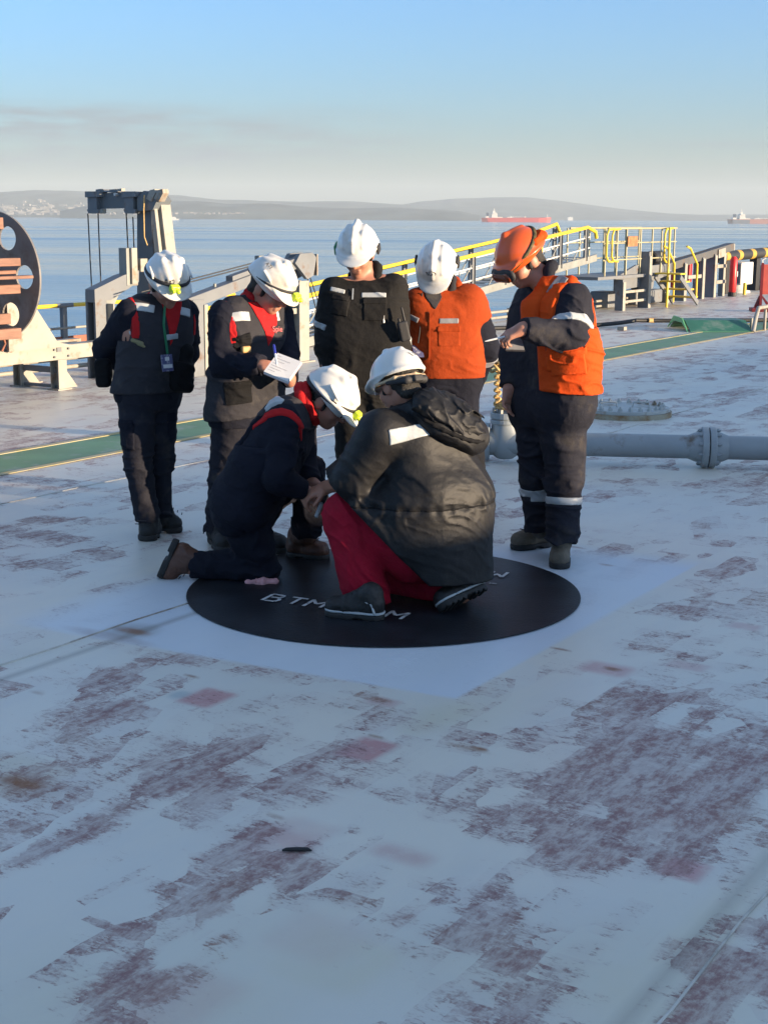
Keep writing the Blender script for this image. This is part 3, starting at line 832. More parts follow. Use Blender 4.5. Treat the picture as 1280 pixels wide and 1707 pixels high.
for (px, py, h, w, dv) in ((33, 436, .075, .10, 0), (30, 453, .035, .06, 0), (49, 461, .03, .10, .02), (28, 481, .085, .10, 0), (19, 530, .10, .09, -.03), (34, 554, .10, .10, .0), (5, 372, .11, .10, 0), (-40, 400, .1, .1, 0), (-60, 520, .1, .1, 0)):
    d = _ray(px, py); o = np.array([0, 0, CAM_H]); tt = (9.85 - o @ U3) / (d @ U3); P = o + d * tt       # where the far end meets the flange plane
    P = P - NL * w * .4
    part('slat', M_wood, lambda b: beam(b, P - U3 * 1.6, P - U3 * random.Random(px).uniform(.02, .1), w, h, bev=.006))
part('axle', M_greyd, lambda b: b.tube([ship(8.1, V0, 1.19), ship(10.05, V0, 1.19)], .06, 16))
part('bracket', M_cream, lambda b: b.prism([ship(9.96, V0 - .1, .45), ship(10.86, V0 - .1, .45), ship(10.62, V0 - .1, .50), ship(10.25, V0 - .1, .98), ship(9.96, V0 - .1, 1.3)], NL * .02))
part('bracket', M_greyd, lambda b: b.hull8(*along(V0 + .02, 9.99, 10.13, .45, 1.25, .2)))
part('beam', M_cream, lambda b: (b.hull8(*along(V0 - .02, 7.2, 11.55, .31, .455, .03), bev=.004), b.hull8(*along(V0 + .06, 7.2, 11.55, .44, .458, .17)), b.hull8(*along(V0 + .06, 7.2, 11.55, .312, .328, .17))))
part('beam', M_cream, lambda b: b.hull8(*along(V0 + .55, 7.2, 11.55, .31, .45, .12), bev=.004))
for s in (10.72, 8.6):
    for v in (V0, V0 + .55):
        part('leg', M_cream, lambda b: (b.hull8(*along(v - .045, s - .06, s + .06, 0, .312, .015)), b.hull8(*along(v + .06, s - .06, s + .06, 0, .312, .015)), b.hull8(*along(v + .01, s - .006, s + .006, 0, .312, .094)),
                                        b.hull8(*along(v, s - .1, s + .1, 0, .012, .16)), b.prism([ship(s + .06, v - .04, .012), ship(s + .22, v - .04, .012), ship(s + .06, v - .04, .2)], NL * .012)))
    part('leg_brace', M_greyd, lambda b: (beam(b, ship(s, V0 + .03, .2), ship(s, V0 + .52, .2), .05, .06), beam(b, ship(s, V0 + .03, .03), ship(s, V0 + .52, .03), .04, .03)))
part('eye_bolt', M_rust, lambda b: (b.tube([ship(9.9, V0 - .06, .46), ship(9.95, V0 - .06, .53), ship(9.9, V0 - .06, .68)], .012, 8), b.tube([ship(10.0 + .035 * math.cos(a), V0 - .08, .485 + .035 * math.sin(a)) for a in np.linspace(0, 6.28, 14)[:-1]], .01, 8, closed=True)))
# pad-eye on the deck beside it
P = gp(52, 638)
t, part = group_of('pad_eye', 'small grey pad eye welded on the deck behind the reel stand leg', 'pad eye', P)
part('plate', M_cream, lambda b: b.box(P + [0, 0, .006], (.22, .14, .012), RZ))
part('lug', M_greyd, lambda b: b.prism([P + [-.06, 0, .012], P + [.06, 0, .012], P + [.03, 0, .09], P + [-.03, 0, .09]], NL * .02))

for s in (9.6, 10.62, 10.82, 11.4):
    for z in (.345, .42): part('bolt', M_greyd, lambda b: b.disc(ship(s, V0 - .045, z), NL, .012, .02, 6))
part('name_plate', M_greyd, lambda b: b.hull8(*along(V0 - .042, 10.66, 10.72, .395, .44, .008)))
# ---- rail and fishplate along the deck edge, left
t, part = group_of('guard_rail', 'low guard rail with yellow top tube above a red brown edge plate', 'railing', ship(12, 12.4))
VR = 12.4
part('top_rail', M_yellow, lambda b: b.tube([ship(7, VR, .735), ship(15.5, VR, .735)], .024, 10))
part('middle_rail', M_cream, lambda b: b.tube([ship(7, VR, .47), ship(15.5, VR, .47)], .015, 8))
for s in (8.1, 10.2, 12.32, 14.45):
    part('post', M_greyd, lambda b: (b.hull8(*along(VR + .02, s - .035, s + .035, .2, .73, .05)), b.tube([ship(s - .13, VR, .735), ship(s + .13, VR, .735)], .027, 10)))
part('edge_plate', M_rust, lambda b: b.hull8(*along(VR + .03, 6.5, 14.2, .2, .37, .02)))
for z in (.06, .16):
    part('pipe', M_cream, lambda b: b.tube([ship(6.5, VR - .35, z), ship(30, VR - .35, z)], .025, 8))
for s in np.arange(7.5, 30, 2.2):
    part('support', M_cream, lambda b: b.hull8(*along(VR - .3, s - .04, s + .04, 0, .2, .06)))
part('junction_box', M_greyd, lambda b: b.hull8(*along(VR - .42, 12.35, 12.85, .04, .22, .06), bev=.006))

# ---- gangway davit with its head and falls
VD = 11.3
t, part = group_of('gangway_davit', 'tall grey davit with a raised square head, wire falls and its sunlit side coloured cream', 'davit', ship(12.7, VD))
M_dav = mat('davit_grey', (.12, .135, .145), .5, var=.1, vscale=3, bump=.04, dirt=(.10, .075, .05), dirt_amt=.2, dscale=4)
def plate(b, px, sp, th): b.prism([ons(x, y, sp) for x, y in px], U3 * th)
part('column', M_dav, lambda b: (plate(b, [(229, 352), (229, 590), (262, 590), (256, 420), (252, 352)], 12.55, .05), plate(b, [(229, 335), (240, 320), (250, 318), (262, 332), (272, 420), (288, 600), (250, 600), (229, 400)], 12.6, .07)))
def side(b, px, sp, th): b.prism([ons(x, y, sp) for x, y in px], U3 * th)
part('column_lit_side', M_cream, lambda b: (plate(b, [(251, 345), (257, 340), (266, 420), (282, 590), (274, 590), (259, 430)], 12.50, .05), plate(b, [(262, 333), (268, 334), (278, 420), (296, 590), (289, 590), (272, 425)], 12.58, .16)))  # cream plates paint the sunlit side of the grey column
part('head', M_dav, lambda b: (plate(b, [(150, 322), (246, 320), (246, 346), (150, 348)], 12.52, .16), plate(b, [(240, 318), (252, 320), (262, 334), (255, 350), (229, 352), (229, 330)], 12.48, .25)))
for x in (145, 206):
    part('sheave_housing', M_greyd, lambda b: (plate(b, [(x + 1, 322), (x + 16, 322), (x + 17, 352), (x + 2, 352)], 12.46, .08), plate(b, [(x - 3, 319), (x + 20, 319), (x + 20, 328), (x - 3, 329)], 12.44, .14), plate(b, [(x, 349), (x + 21, 349), (x + 19, 356), (x + 3, 356)], 12.45, .12)))
part('pulley_cover', M_greyd, lambda b: (plate(b, [(160, 316), (166, 315), (172, 315), (176, 320), (160, 321)], 12.5, .12), plate(b, [(183, 316), (195, 315), (196, 320), (183, 321)], 12.5, .12)))
for x in (250, 263):
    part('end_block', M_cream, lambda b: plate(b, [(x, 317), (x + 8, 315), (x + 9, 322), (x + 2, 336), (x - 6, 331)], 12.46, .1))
part('lamp_fitting', M_white, lambda b: b.disc(ons(194, 324, 12.5), U3, .018, .05, 12))
for q in ([(166, 349), (171, 348), (172, 355), (167, 355)], [(196, 315), (203, 314), (203, 319), (196, 319)]):
    part('end_cap', M_cream, lambda b: plate(b, q, 12.46, .06))
for x0, y0, x1, y1 in ((147, 356, 154, 492), (164, 356, 169, 482), (211, 356, 215, 440), (222, 362, 226, 470)):
    part('wire_fall', M_wire, lambda b: b.tube([ons(x0, y0, 12.5), ons(x1, y1, 12.3)], .008, 6))
part('rope_tail', M_rope, lambda b: b.tube([ons(241, 325, 12.44), ons(240, 350, 12.44), ons(241, 395, 12.44), ons(246, 409, 12.44)], .008, 6))
# the cradle frame the gangway hangs from
t, part = group_of('davit_cradle', 'grey angled cradle frame under the tall davit, ending in an upright block', 'cradle', ship(12.0, VD))
part('post', M_greyd, lambda b: (b.hull8(*along(VD - .02, 11.66, 11.84, 0, .95, .03), bev=.004), b.hull8(*along(VD + .1, 11.66, 11.84, 0, .95, .03), bev=.004)))
part('post_lit_side', M_cream, lambda b: b.hull8(*along(VD - .03, 11.84, 11.86, 0, .82, .2)))  # cream strip colours in the sunlit right side of the grey post
part('arm', M_greyd, lambda b: b.prism([ship(11.64, VD - .05, .84), ship(11.9, VD - .05, .86), ship(12.35, VD - .05, 1.04), ship(12.36, VD - .05, 1.17), ship(12.1, VD - .05, 1.12), ship(11.64, VD - .05, .98)], NL * .14))
part('gusset', M_grey, lambda b: b.prism([ship(11.86, VD, .62), ship(11.86, VD, .86), ship(12.1, VD, .94)], NL * .02))
part('block', M_grey, lambda b: b.hull8(*along(VD, 12.15, 12.33, 1.0, 1.42, .12), bev=.008))
part('block_lit_face', M_cream, lambda b: b.hull8(*along(VD - .08, 12.2, 12.29, 1.02, 1.42, .03), bev=.005))  # cream plate paints sunlight on the block's right face
part('hook', M_cream, lambda b: (b.hull8(*along(VD - .05, 12.36, 12.5, 1.15, 1.3, .06), bev=.01), b.tube([ship(12.45, VD - .1, 1.2), ship(12.5, VD - .1, 1.1), ship(12.46, VD - .1, 1.0)], .012, 6)))

# ---- stowed boom behind the note taker
VB = 10.6
t, part = group_of('stowed_boom', 'grey sloping boom resting on a cream post behind the man writing notes', 'davit boom', ship(13.6, VB))
part('boom', M_greyd, lambda b: (b.bar(ship(12.3, VB, .80), ship(14.62, VB, 1.26), .14, .13, bev=.006), b.hull8(ship(13.55, VB + .02, 1.13), U3 * .36 + ZUP * .07, NL * .05, ZUP * .035)))
part('boom_head', M_greyd, lambda b: [b.prism([ship(14.3, VB + dv, 1.22), ship(14.55, VB + dv, 1.02), ship(14.68, VB + dv, 1.06), ship(14.74, VB + dv, 1.28), ship(14.66, VB + dv, 1.34), ship(14.4, VB + dv, 1.33)], NL * .05) for dv in (-.11, .04)])
part('head_flange', M_cream, lambda b: [b.hull8(ship(14.75, VB + dv + .02, 1.19), U3 * .012, NL * .03, ZUP * .13) for dv in (-.11, .04)])
part('post', M_cream, lambda b: (b.hull8(*along(VB - .06, 14.44, 14.64, 0, 1.0, .02), bev=.003), b.hull8(*along(VB + .06, 14.44, 14.64, 0, 1.0, .02), bev=.003), b.hull8(*along(VB, 14.50, 14.515, 0, 1.0, .11)), b.hull8(*along(VB, 14.38, 14.70, 0, .015, .24))))
part('cross_bar', M_cream, lambda b: b.hull8(*along(VB, 13.6, 14.44, .60, .67, .06), bev=.004))
part('post', M_greyd, lambda b: (b.hull8(*along(VB, 12.42, 12.62, 0, .86, .16), bev=.005),))
part('post_lit_side', M_cream, lambda b: b.hull8(*along(VB - .085, 12.60, 12.66, 0, .8, .02)))  # cream strip stands in for sunlight on the grey post
part('small_bracket', M_grey, lambda b: b.hull8(*along(VB - .02, 13.66, 13.76, 1.0, 1.32, .07), bev=.005))
part('pin', M_grey, lambda b: b.tube([ship(12.9, VB, .92), ship(12.9, VB, 1.02)], .018, 8))
for dz in (0, .03):
    part('wire', M_wire, lambda b: b.tube([ship(12.0, VB + .3, .92 + dz), ship(13.72, VB, 1.22 + dz)], .008, 6))
part('ladder_rung', M_rust, lambda b: [b.tube([ship(14.75, VB - .1, z), ship(15.3, VB - .1, z)], .014, 6) for z in (.12, .3)] + [b.tube([ship(q, VB - .1, 0), ship(q, VB - .1, .42)], .014, 6) for q in (14.85, 15.15)])
for k in range(2):
    part('stay', M_wire, lambda b: b.tube([ship(14.72, VB + .04 * k, 1.1), ship(15.2, VB + .1 * k, .25)], .008, 6))

# ---- accommodation ladder stowed along the rail
VN, VF = 11.7, 12.35
t, part = group_of('gangway', 'stowed sloping gangway with two yellow handrails rising along the deck edge', 'gangway', ship(20, 12.0))
def zn(s, lo=.69, hi=1.63): return lo + (hi - lo) * (s - 16.17) / (25.35 - 16.17)
for v in (VN, VF):
    part('handrail', M_yellow, lambda b: b.tube([ship(s, v, zn(s, .70, 1.62)) for s in (13.6, 16.2, 20, 24.4 if v == VF else 25.2)] + ([ship(25.55, v, 1.52), ship(25.6, v, 1.40)] if v == VN else [ship(25.2, v, 1.66), ship(25.35, v, 1.5)]), .034, 12))
    for d in (.2, .4): part('middle_rail', M_white, lambda b: b.tube([ship(13.6, v, zn(13.6) - d), ship(25.3, v, zn(25.3) - d)], .014, 8))
    part('side_beam', M_grey, lambda b: b.bar(ship(13.6, v, zn(13.6) - .62), ship(25.6, v, zn(25.6) - .62), .05, .13, bev=.004))
    for s in np.arange(14.4, 25.6, 1.07):
        part('stanchion', M_greyd, lambda b: (b.hull8(*along(v, s - .03, s + .03, zn(s) - .62, zn(s) - .02, .04)), b.hull8(*along(v - .022, s + .03, s + .036, zn(s) - .62, zn(s) - .02, .05))))
        part('brace', M_grey, lambda b: b.tube([ship(s + .03, v, zn(s) - .1), ship(s - .5, v, zn(s - .5) - .55)], .012, 6))
for s in np.arange(13.9, 25.6, .34):
    part('tread', M_white, lambda b: b.hull8(*along((VN + VF) / 2, s - .09, s + .09, zn(s) - .62, zn(s) - .595, VF - VN - .06)))
part('notice_board', M_orange, lambda b: b.hull8(ship(23.0, VN - .1, 1.13), U3 * .14, NL * .008, ZUP * .15))
# ---- platform at its head
t, part = group_of('gangway_platform', 'railed platform at the head of the gangway with thin grey rails and a brown sign', 'platform', ship(26.8, 11.9))
M_thin = mat('galvanised_rail', (.36, .33, .20), .5, metal=.0, var=.1)
part('floor', M_greyd, lambda b: b.hull8(*along(12.0, 25.3, 29.2, .62, .68, 1.0), bev=.004))
for v in (11.6, 12.4):
    part('top_rail', M_thin, lambda b: b.tube([ship(25.9, v, 1.58), ship(29.4, v, 1.58)], .02, 8))
    for z in (1.3, .98): part('middle_rail', M_thin, lambda b: b.tube([ship(25.7, v, z), ship(29.4, v, z)], .014, 8))
    for s in (25.8, 26.35, 26.8, 27.5, 28.1, 28.6, 29.3):
        part('rail_post', M_thin, lambda b: b.tube([ship(s, v, .66), ship(s, v, 1.58)], .018, 8))
for s in (25.75, 26.0):
    part('yellow_loop', M_yellow, lambda b: b.tube([ship(s + .35, 11.55, 1.57), ship(s + .08, 11.55, 1.56), ship(s, 11.55, 1.45), ship(s, 11.55, 1.05), ship(s + .1, 11.55, .96), ship(s + .3, 11.55, .95)], .02, 8))
part('sign', M_brownsign, lambda b: b.hull8(ship(26.95, 11.54, 1.33), U3 * .24, NL * .012, ZUP * .10, bev=.004))
for s, w, h in ((26.45, .16, .60), (27.65, .22, 1.12)):
    part('leg', M_greyd, lambda b: b.hull8(*along(11.55, s - .05, s + .05, 0, h, w), bev=.005))
    part('leg_lit_side', M_cream, lambda b: b.hull8(*along(11.54 - w / 2, s - .06, s + .06, 0, h * .92, .018)))  # sunlit side of the leg, put in as a cream strip
part('cradle_plate', M_greyd, lambda b: b.prism([ship(26.4, 11.62, .38), ship(27.6, 11.62, .42), ship(29.2, 11.62, .62), ship(29.2, 11.62, .84), ship(27.6, 11.62, .82), ship(27.4, 11.62, .86), ship(26.4, 11.62, .64)], NL * .05))
for z in (.14, .33): part('cross_bar', M_cream, lambda b: b.hull8(*along(11.5, 26.5, 27.7, z, z + .05, .05), bev=.004))
part('machinery', M_greyd, lambda b: (b.hull8(*along(12.1, 26.7, 27.2, .02, .34, .4), bev=.02), b.hull8(*along(12.1, 28.0, 29.4, .02, .30, .5), bev=.03), b.disc(ship(28.6, 12.0, .45), NL, .16, .4, 20)))
part('drum', M_black, lambda b: b.disc(ship(29.75, 12.2, .92), U3, .17, .55, 24, .03))
# ---- yellow steps
t, part = group_of('step_ladder', 'yellow steel steps with bent handrails leading up to the platform', 'steps', ship(28.6, 11.3))
for v in (10.95, 11.45):
    part('handrail', M_yellow, lambda b: b.tube([ship(28.15 + .2, v, 1.22), ship(28.55, v, 1.18), ship(28.98, v, .85), ship(29.0, v, .05)], .022, 8))
part('post', M_yellow, lambda b: b.tube([ship(28.02, 11.2, .0), ship(28.02, 11.2, 1.6)], .025, 8))
part('loop', M_yellow, lambda b: b.tube([ship(28.95, 11.5, 1.58), ship(28.6, 11.5, 1.56), ship(28.52, 11.5, 1.45), ship(28.52, 11.5, .95), ship(28.65, 11.5, .88)], .022, 8))
for k in range(4):
    part('tread', M_yellow, lambda b: b.hull8(*along(11.2, 28.0 + .24 * k, 28.3 + .24 * k, .66 - .165 * k, .69 - .165 * k, .56), bev=.004))
for v in (10.93, 11.47): part('stringer', M_greyd, lambda b: b.bar(ship(28.0, v, .62), ship(29.05, v, .05), .03, .10))

M_boomd = mat('shaded_boom_grey', (.075, .078, .08), .55, var=.15, vscale=3, dirt=(.10, .07, .05), dirt_amt=.3)  # grey darkened to stand in for shade on the boom's visible side
# ---- stowed davit boom on posts, right
VQ = 11.9
t, part = group_of('stowed_boom', 'long dark boom on wide grey posts beside the striped hose', 'davit boom', ship(31.5, VQ))
part('boom', M_boomd, lambda b: b.bar(ship(28.0, VQ, .60), ship(33.6, VQ, 1.13), .2, .17, bev=.006))
part('boom_head', M_cream, lambda b: (b.hull8(ship(32.7, VQ - .1, 1.0), U3 * .22 + ZUP * .02, NL * .04, ZUP * .1, bev=.01), b.hull8(ship(33.62, VQ, 1.12), U3 * .03, NL * .1, ZUP * .08, bev=.01)))
for s, w, h in ((29.55, .22, .72), (30.45, .3, .83), (31.55, .3, .92), (32.3, .3, .98), (33.05, .14, 1.02)):
    part('post', M_greyd, lambda b: b.hull8(*along(VQ - .02, s - .05, s + .05, 0, h, w * .75), bev=.005))
    part('post_lit_side', M_cream, lambda b: b.hull8(*along(VQ - .03 - w * .375, s - .07, s + .07, 0, h * .97, .018)))  # cream strip painted as the sunlit side of each grey post
for a, c, z in ((30.6, 31.4, .47), (32.4, 33.0, .66), (32.4, 33.0, .30)):
    part('cross_bar', M_cream, lambda b: b.hull8(*along(VQ - .12, a, c, z, z + .08, .06), bev=.005))
part('wire', M_wire, lambda b: b.tube([ship(29.3, VQ, .85), ship(32.6, VQ, 1.12)], .01, 6))
t, part = group_of('fire_extinguisher', 'slim red cylinder standing against the end post of the dark boom', 'fire extinguisher', ship(32.9, 11.55))
part('cylinder', M_red, lambda b: (b.tube([ship(32.9, 11.55, z) for z in (.1, .12, .86, .92)], [.07, .085, .085, .04], 14),))
part('base', M_black, lambda b: b.disc(ship(32.9, 11.55, .05), ZUP, .1, .1, 16))
part('label_plate', M_white, lambda b: b.hull8(ship(32.93, 11.46, .52), U3 * .025, NL * .004, ZUP * .06))
t, part = group_of('folded_cover', 'red folded cover hanging between the first two wide posts under the dark boom', 'cover', ship(31.1, 12.2, .5))
part('cloth', M_red, lambda b: b.prism([ship(30.75, 12.15, .28), ship(30.95, 12.15, .22), ship(31.02, 12.15, .5), ship(31.0, 12.15, .80), ship(30.9, 12.15, .78), ship(30.75, 12.15, .55)], NL * .07))
t, part = group_of('folded_cover', 'narrow red cover strip hanging just behind the middle post of the dark boom', 'cover', ship(31.8, 12.2, .35))
part('cloth', M_red, lambda b: b.hull8(*along(12.2, 31.75, 31.9, .35, .78, .07), bev=.02))
t, part = group_of('vent_box', 'white square ventilation box on a round foot beyond the red cylinder', 'box', ship(35.0, 12.1))
part('case', M_white, lambda b: b.hull8(*along(12.1, 34.35, 35.2, .2, .74, .5), bev=.02))
part('foot', M_white, lambda b: (b.tube([ship(34.8, 12.1, z) for z in (0, .05, .06, .2)], [.32, .32, .2, .16], 18),))
part('front_panel', M_greyd, lambda b: b.hull8(*along(12.1, 34.335, 34.35, .24, .70, .46)))
part('handle', M_cream, lambda b: b.hull8(*along(12.0, 34.325, 34.336, .33, .62, .05)))
t, part = group_of('yellow_bollard', 'short yellow post on the deck by the white box', 'post', ship(33.9, 11.6))
part('post', M_yellow, lambda b: b.tube([ship(33.9, 11.6, 0), ship(33.9, 11.6, .28)], .04, 10))
# striped mooring hose on its stands
M_stripe = bpy.data.materials.new('black_yellow_stripes'); M_stripe.use_nodes = True
_nt = M_stripe.node_tree; _b = _nt.nodes['Principled BSDF']; _b.inputs['Roughness'].default_value = .55
_t = _nt.nodes.new('ShaderNodeTexCoord'); _sp = _nt.nodes.new('ShaderNodeSeparateXYZ'); _nt.links.new(_t.outputs['Object'], _sp.inputs[0])
_m = _nt.nodes.new('ShaderNodeMath'); _m.operation = 'MULTIPLY'; _m.inputs[1].default_value = 1.1; _nt.links.new(_sp.outputs['X'], _m.inputs[0])
_f = _nt.nodes.new('ShaderNodeMath'); _f.operation = 'FRACT'; _nt.links.new(_m.outputs[0], _f.inputs[0])
_g = _nt.nodes.new('ShaderNodeMath'); _g.operation = 'GREATER_THAN'; _g.inputs[1].default_value = .72; _nt.links.new(_f.outputs[0], _g.inputs[0])
_x = _nt.nodes.new('ShaderNodeMix'); _x.data_type = 'RGBA'; _x.inputs[6].default_value = (.02, .02, .02, 1); _x.inputs[7].default_value = (.45, .27, .04, 1)
_nt.links.new(_g.outputs[0], _x.inputs['Factor']); _nt.links.new(_x.outputs[2], _b.inputs['Base Color'])
t, part = group_of('cargo_hose', 'fat black hose with worn yellow bands lying on stands at the far rail', 'hose', ship(36, 12.2))
part('hose', M_stripe, lambda b: b.tube([ship(33.4, 12.2, .86), ship(35, 12.2, .90), ship(37, 12.15, .93), ship(46, 11.6, .96)], .13, 16))
for s in (34.0, 36.2, 38.5, 41):
    part('stand', M_black, lambda b: (b.hull8(*along(12.15, s - .14, s + .14, 0, .80, .2), bev=.01),))
t, part = group_of('winch', 'dark low winch at the far rail behind the red stand', 'winch', ship(37.6, 12.2))
part('drum', M_greyd, lambda b: b.disc(ship(37.4, 12.2, .3), NL, .3, .8, 24, .03))
part('bed', M_greyd, lambda b: b.hull8(*along(12.2, 36.4, 39, 0, .14, 1.0), bev=.02))

# ---- red stand, ramp, hose on the deck
P0 = gp(1262, 519)
t, part = group_of('red_stand', 'red panel on a dark red triangular foot at the right edge of the deck', 'stand', P0)
M_redd = mat('dark_red_paint', (.17, .012, .015), .5, var=.15)
M_salmon = mat('sun_faded_red_panel', (.55, .10, .07), .5, var=.1)
rt = np.array([1.0, -.1, 0]); rt /= np.linalg.norm(rt); bk = np.array([.1, 1.0, 0])
part('foot', M_redd, lambda b: (b.hull8(P0 + [.12, 0, .035], rt * .26, bk * .2, ZUP * .035, bev=.008), b.prism([P0 - rt * .08 + ZUP * .07, P0 + rt * .02 + ZUP * .07, P0 + rt * .05 + ZUP * .30, P0 + rt * .01 + ZUP * .30], bk * .05), b.prism([P0 + rt * .20 + ZUP * .07, P0 + rt * .28 + ZUP * .07, P0 + rt * .08 + ZUP * .30, P0 + rt * .05 + ZUP * .30], bk * .05)))
part('post', M_redd, lambda b: b.hull8(P0 + rt * .045 + ZUP * .5, rt * .025, bk * .025, ZUP * .44))
part('panel', M_salmon, lambda b: b.hull8(P0 + rt * .42 + ZUP * .62, rt * .36, bk * .012, ZUP * .29, bev=.006))
part('hook', M_white, lambda b: b.tube([P0 + rt * .04 + ZUP * .92, P0 + rt * .03 + ZUP * 1.0, P0 + rt * .1 + ZUP * 1.04], .02, 8))
# green ramp over the hose
a0, a1 = gp(1150, 554), gp(1243, 554)
dn = nrm(a1 - a0); up_ = np.array([-dn[1], dn[0], 0])
M_greenp = mat('shaded_ramp_green', (.03, .14, .09), .5, var=.15, vscale=3, dirt=(.16, .22, .18), dirt_amt=.3)  # green darkened to put the ramp face's shade into its colour
M_greenl = mat('light_green_plate', (.13, .40, .17), .5, var=.12, vscale=3)
t, part = group_of('hose_ramp', 'green step-over ramp bridging the black deck hose, cream handrail at its right end', 'ramp', a0)
def arch(o, w):      # a flat-topped hump: rises, runs level, falls
    return [o, o + up_ * .35 + ZUP * .15, o + up_ * .85 + ZUP * .15, o + up_ * 1.2]
def skin(b, o, w):
    A = arch(o, w); Bp = [p + dn * w for p in A]
    for i in range(3):
        b.prism([A[i], Bp[i], Bp[i + 1], A[i + 1]], ZUP * .02)
part('ramp_plate', M_greenp, lambda b: skin(b, a0 + dn * .0, 1.0))
part('side_plate', M_greenl, lambda b: b.prism([a0 - dn * .03, a0 + up_ * .35 + ZUP * .20 - dn * .03, a0 + up_ * .85 + ZUP * .21 - dn * .03, a0 + up_ * 1.2 - dn * .03, a0 + up_ * .85 + ZUP * .13 - dn * .03, a0 + up_ * .35 + ZUP * .13 - dn * .03], -dn * .02))
ar = a0 + dn * 1.02
part('handrail', M_cream, lambda b: b.tube([ar, ar + dn * .1 + up_ * .2 + ZUP * .22, ar + dn * .22 + up_ * .45 + ZUP * .36, ar + dn * .45 + up_ * .6 + ZUP * .38, ar + dn * .62 + up_ * .7 + ZUP * .26, ar + dn * .85 + up_ * .75 + ZUP * .2], .035, 8))
for q, h in ((.1, .2), (.32, .34), (.62, .26)): part('rail_post', M_cream, lambda b: b.tube([ar + dn * q + up_ * .4 + ZUP * 0, ar + dn * q + up_ * .4 + ZUP * h], .025, 8))
hp = [gp(960, 546), gp(985, 547), gp(1035, 545), gp(1060, 543), gp(1110, 543), gp(1150, 543)]
t, part = group_of('deck_hose', 'thin black hose lying across the deck on small blocks left of the green ramp', 'hose', hp[1])
hz = [.04, .04, .07, .09, .085, .085]
hpts = [ship(*sv(gp(800, 552)), .04)] + [p + [0, 0, z] for p, z in zip(hp, hz)] + [gp(1260, 542) + [0, 0, .085], gp(1420, 540) + [0, 0, .08]]
part('hose', M_black, lambda b: b.tube(hpts, .035, 10))
part('coupling', M_rope, lambda b: b.tube([hpts[4] + [.2, -.0, .0], hpts[5] - [.2, 0, 0]], .04, 10))
for p in (gp(1037, 551), gp(1230, 548)):
    part('block', M_cream, lambda b: b.box(p + [0, .05, .03], (.12, .12, .06), RZ, .005))

# ---- pipe line with flange and valve
M_pipe = mat('grey_pipe_paint', (.27, .30, .31), .45, var=.1, vscale=4, bump=.06, dirt=(.13, .10, .07), dirt_amt=.18, dscale=4)
pr = .086; pz = .15
pa, pb = gp(985, 777)[:2], gp(1280, 784)[:2]
pd_ = np.array([*(pb - pa), 0]); pd_ = nrm(pd_); pn = np.array([-pd_[1], pd_[0], 0])
p_at = lambda x: None
cA = np.array([pa[0], pa[1] + .06, pz])
t, part = group_of('deck_pipe', 'thick grey deck pipe with a bolted flange running off to the right edge', 'pipe', cA)
fl = cA + pd_ * .845
part('pipe', M_pipe, lambda b: b.tube([cA - pd_ * .62, cA + pd_ * 4], pr, 32))
def flg(b):
    for q in (-.027, .027): b.disc(fl + pd_ * q, pd_, .148, .046, 40, .006)
part('flange', M_pipe, flg)
part('collar', M_pipe, lambda b: [b.tube([fl + pd_ * q, fl + pd_ * (q + .05 * sg), fl + pd_ * (q + .09 * sg)], [.118, .104, .088], 32, cap=False) for q, sg in ((.05, 1), (-.05, -1))])
for k in range(10):
    a = 2 * math.pi * (k + .5) / 10; o = fl + (pn * math.cos(a) + ZUP * math.sin(a)) * .122
    part('bolt', M_pipe, lambda b: (b.disc(o + pd_ * .06, pd_, .015, .026, 6), b.disc(o - pd_ * .06, pd_, .015, .026, 6), b.tube([o - pd_ * .08, o + pd_ * .085], .008, 8)))
part('saddle', M_pipe, lambda b: b.prism([cA + pd_ * 2.6 - pn * .12 - ZUP * pz, cA + pd_ * 2.6 + pn * .12 - ZUP * pz, cA + pd_ * 2.6 + pn * .08, cA + pd_ * 2.6 - pn * .08], pd_ * .02))
vc = np.array([*gp(842, 772)[:2], 0]) + [0, .05, 0]
t, part = group_of('deck_valve', 'grey valve body with a rope tied round its stem at the end of the pipe', 'valve', vc)
part('body', M_pipe, lambda b: (b.tube([vc + ZUP * z for z in (.03, .06, .14, .30, .33)], [.06, .10, .12, .10, .10], 24), b.tube([vc - pd_ * .14 + ZUP * pz, vc + pd_ * .2 + ZUP * pz], .10, 24)))
part('bonnet', M_pipe, lambda b: (b.disc(vc + ZUP * .35, ZUP, .115, .045, 28, .005), b.disc(vc + ZUP * .305, ZUP, .115, .03, 28, .005)))
part('side_flange', M_pipe, lambda b: b.disc(vc - pd_ * .14 + ZUP * pz, pd_, .14, .05, 32, .005))
part('stem', M_pipe, lambda b: (b.tube([vc + ZUP * z for z in (.37, .44, .45, .56, .57, .60)], [.07, .055, .03, .03, .02, .02], 16),))
for a in np.linspace(.3, 6.58, 9)[:-1]: part('bolt', M_cream, lambda b: b.disc(vc + np.array([math.cos(a), math.sin(a), 0]) * .092 + ZUP * .385, ZUP, .016, .03, 6))
vr = vc + np.array([0.0, -.07, 0])
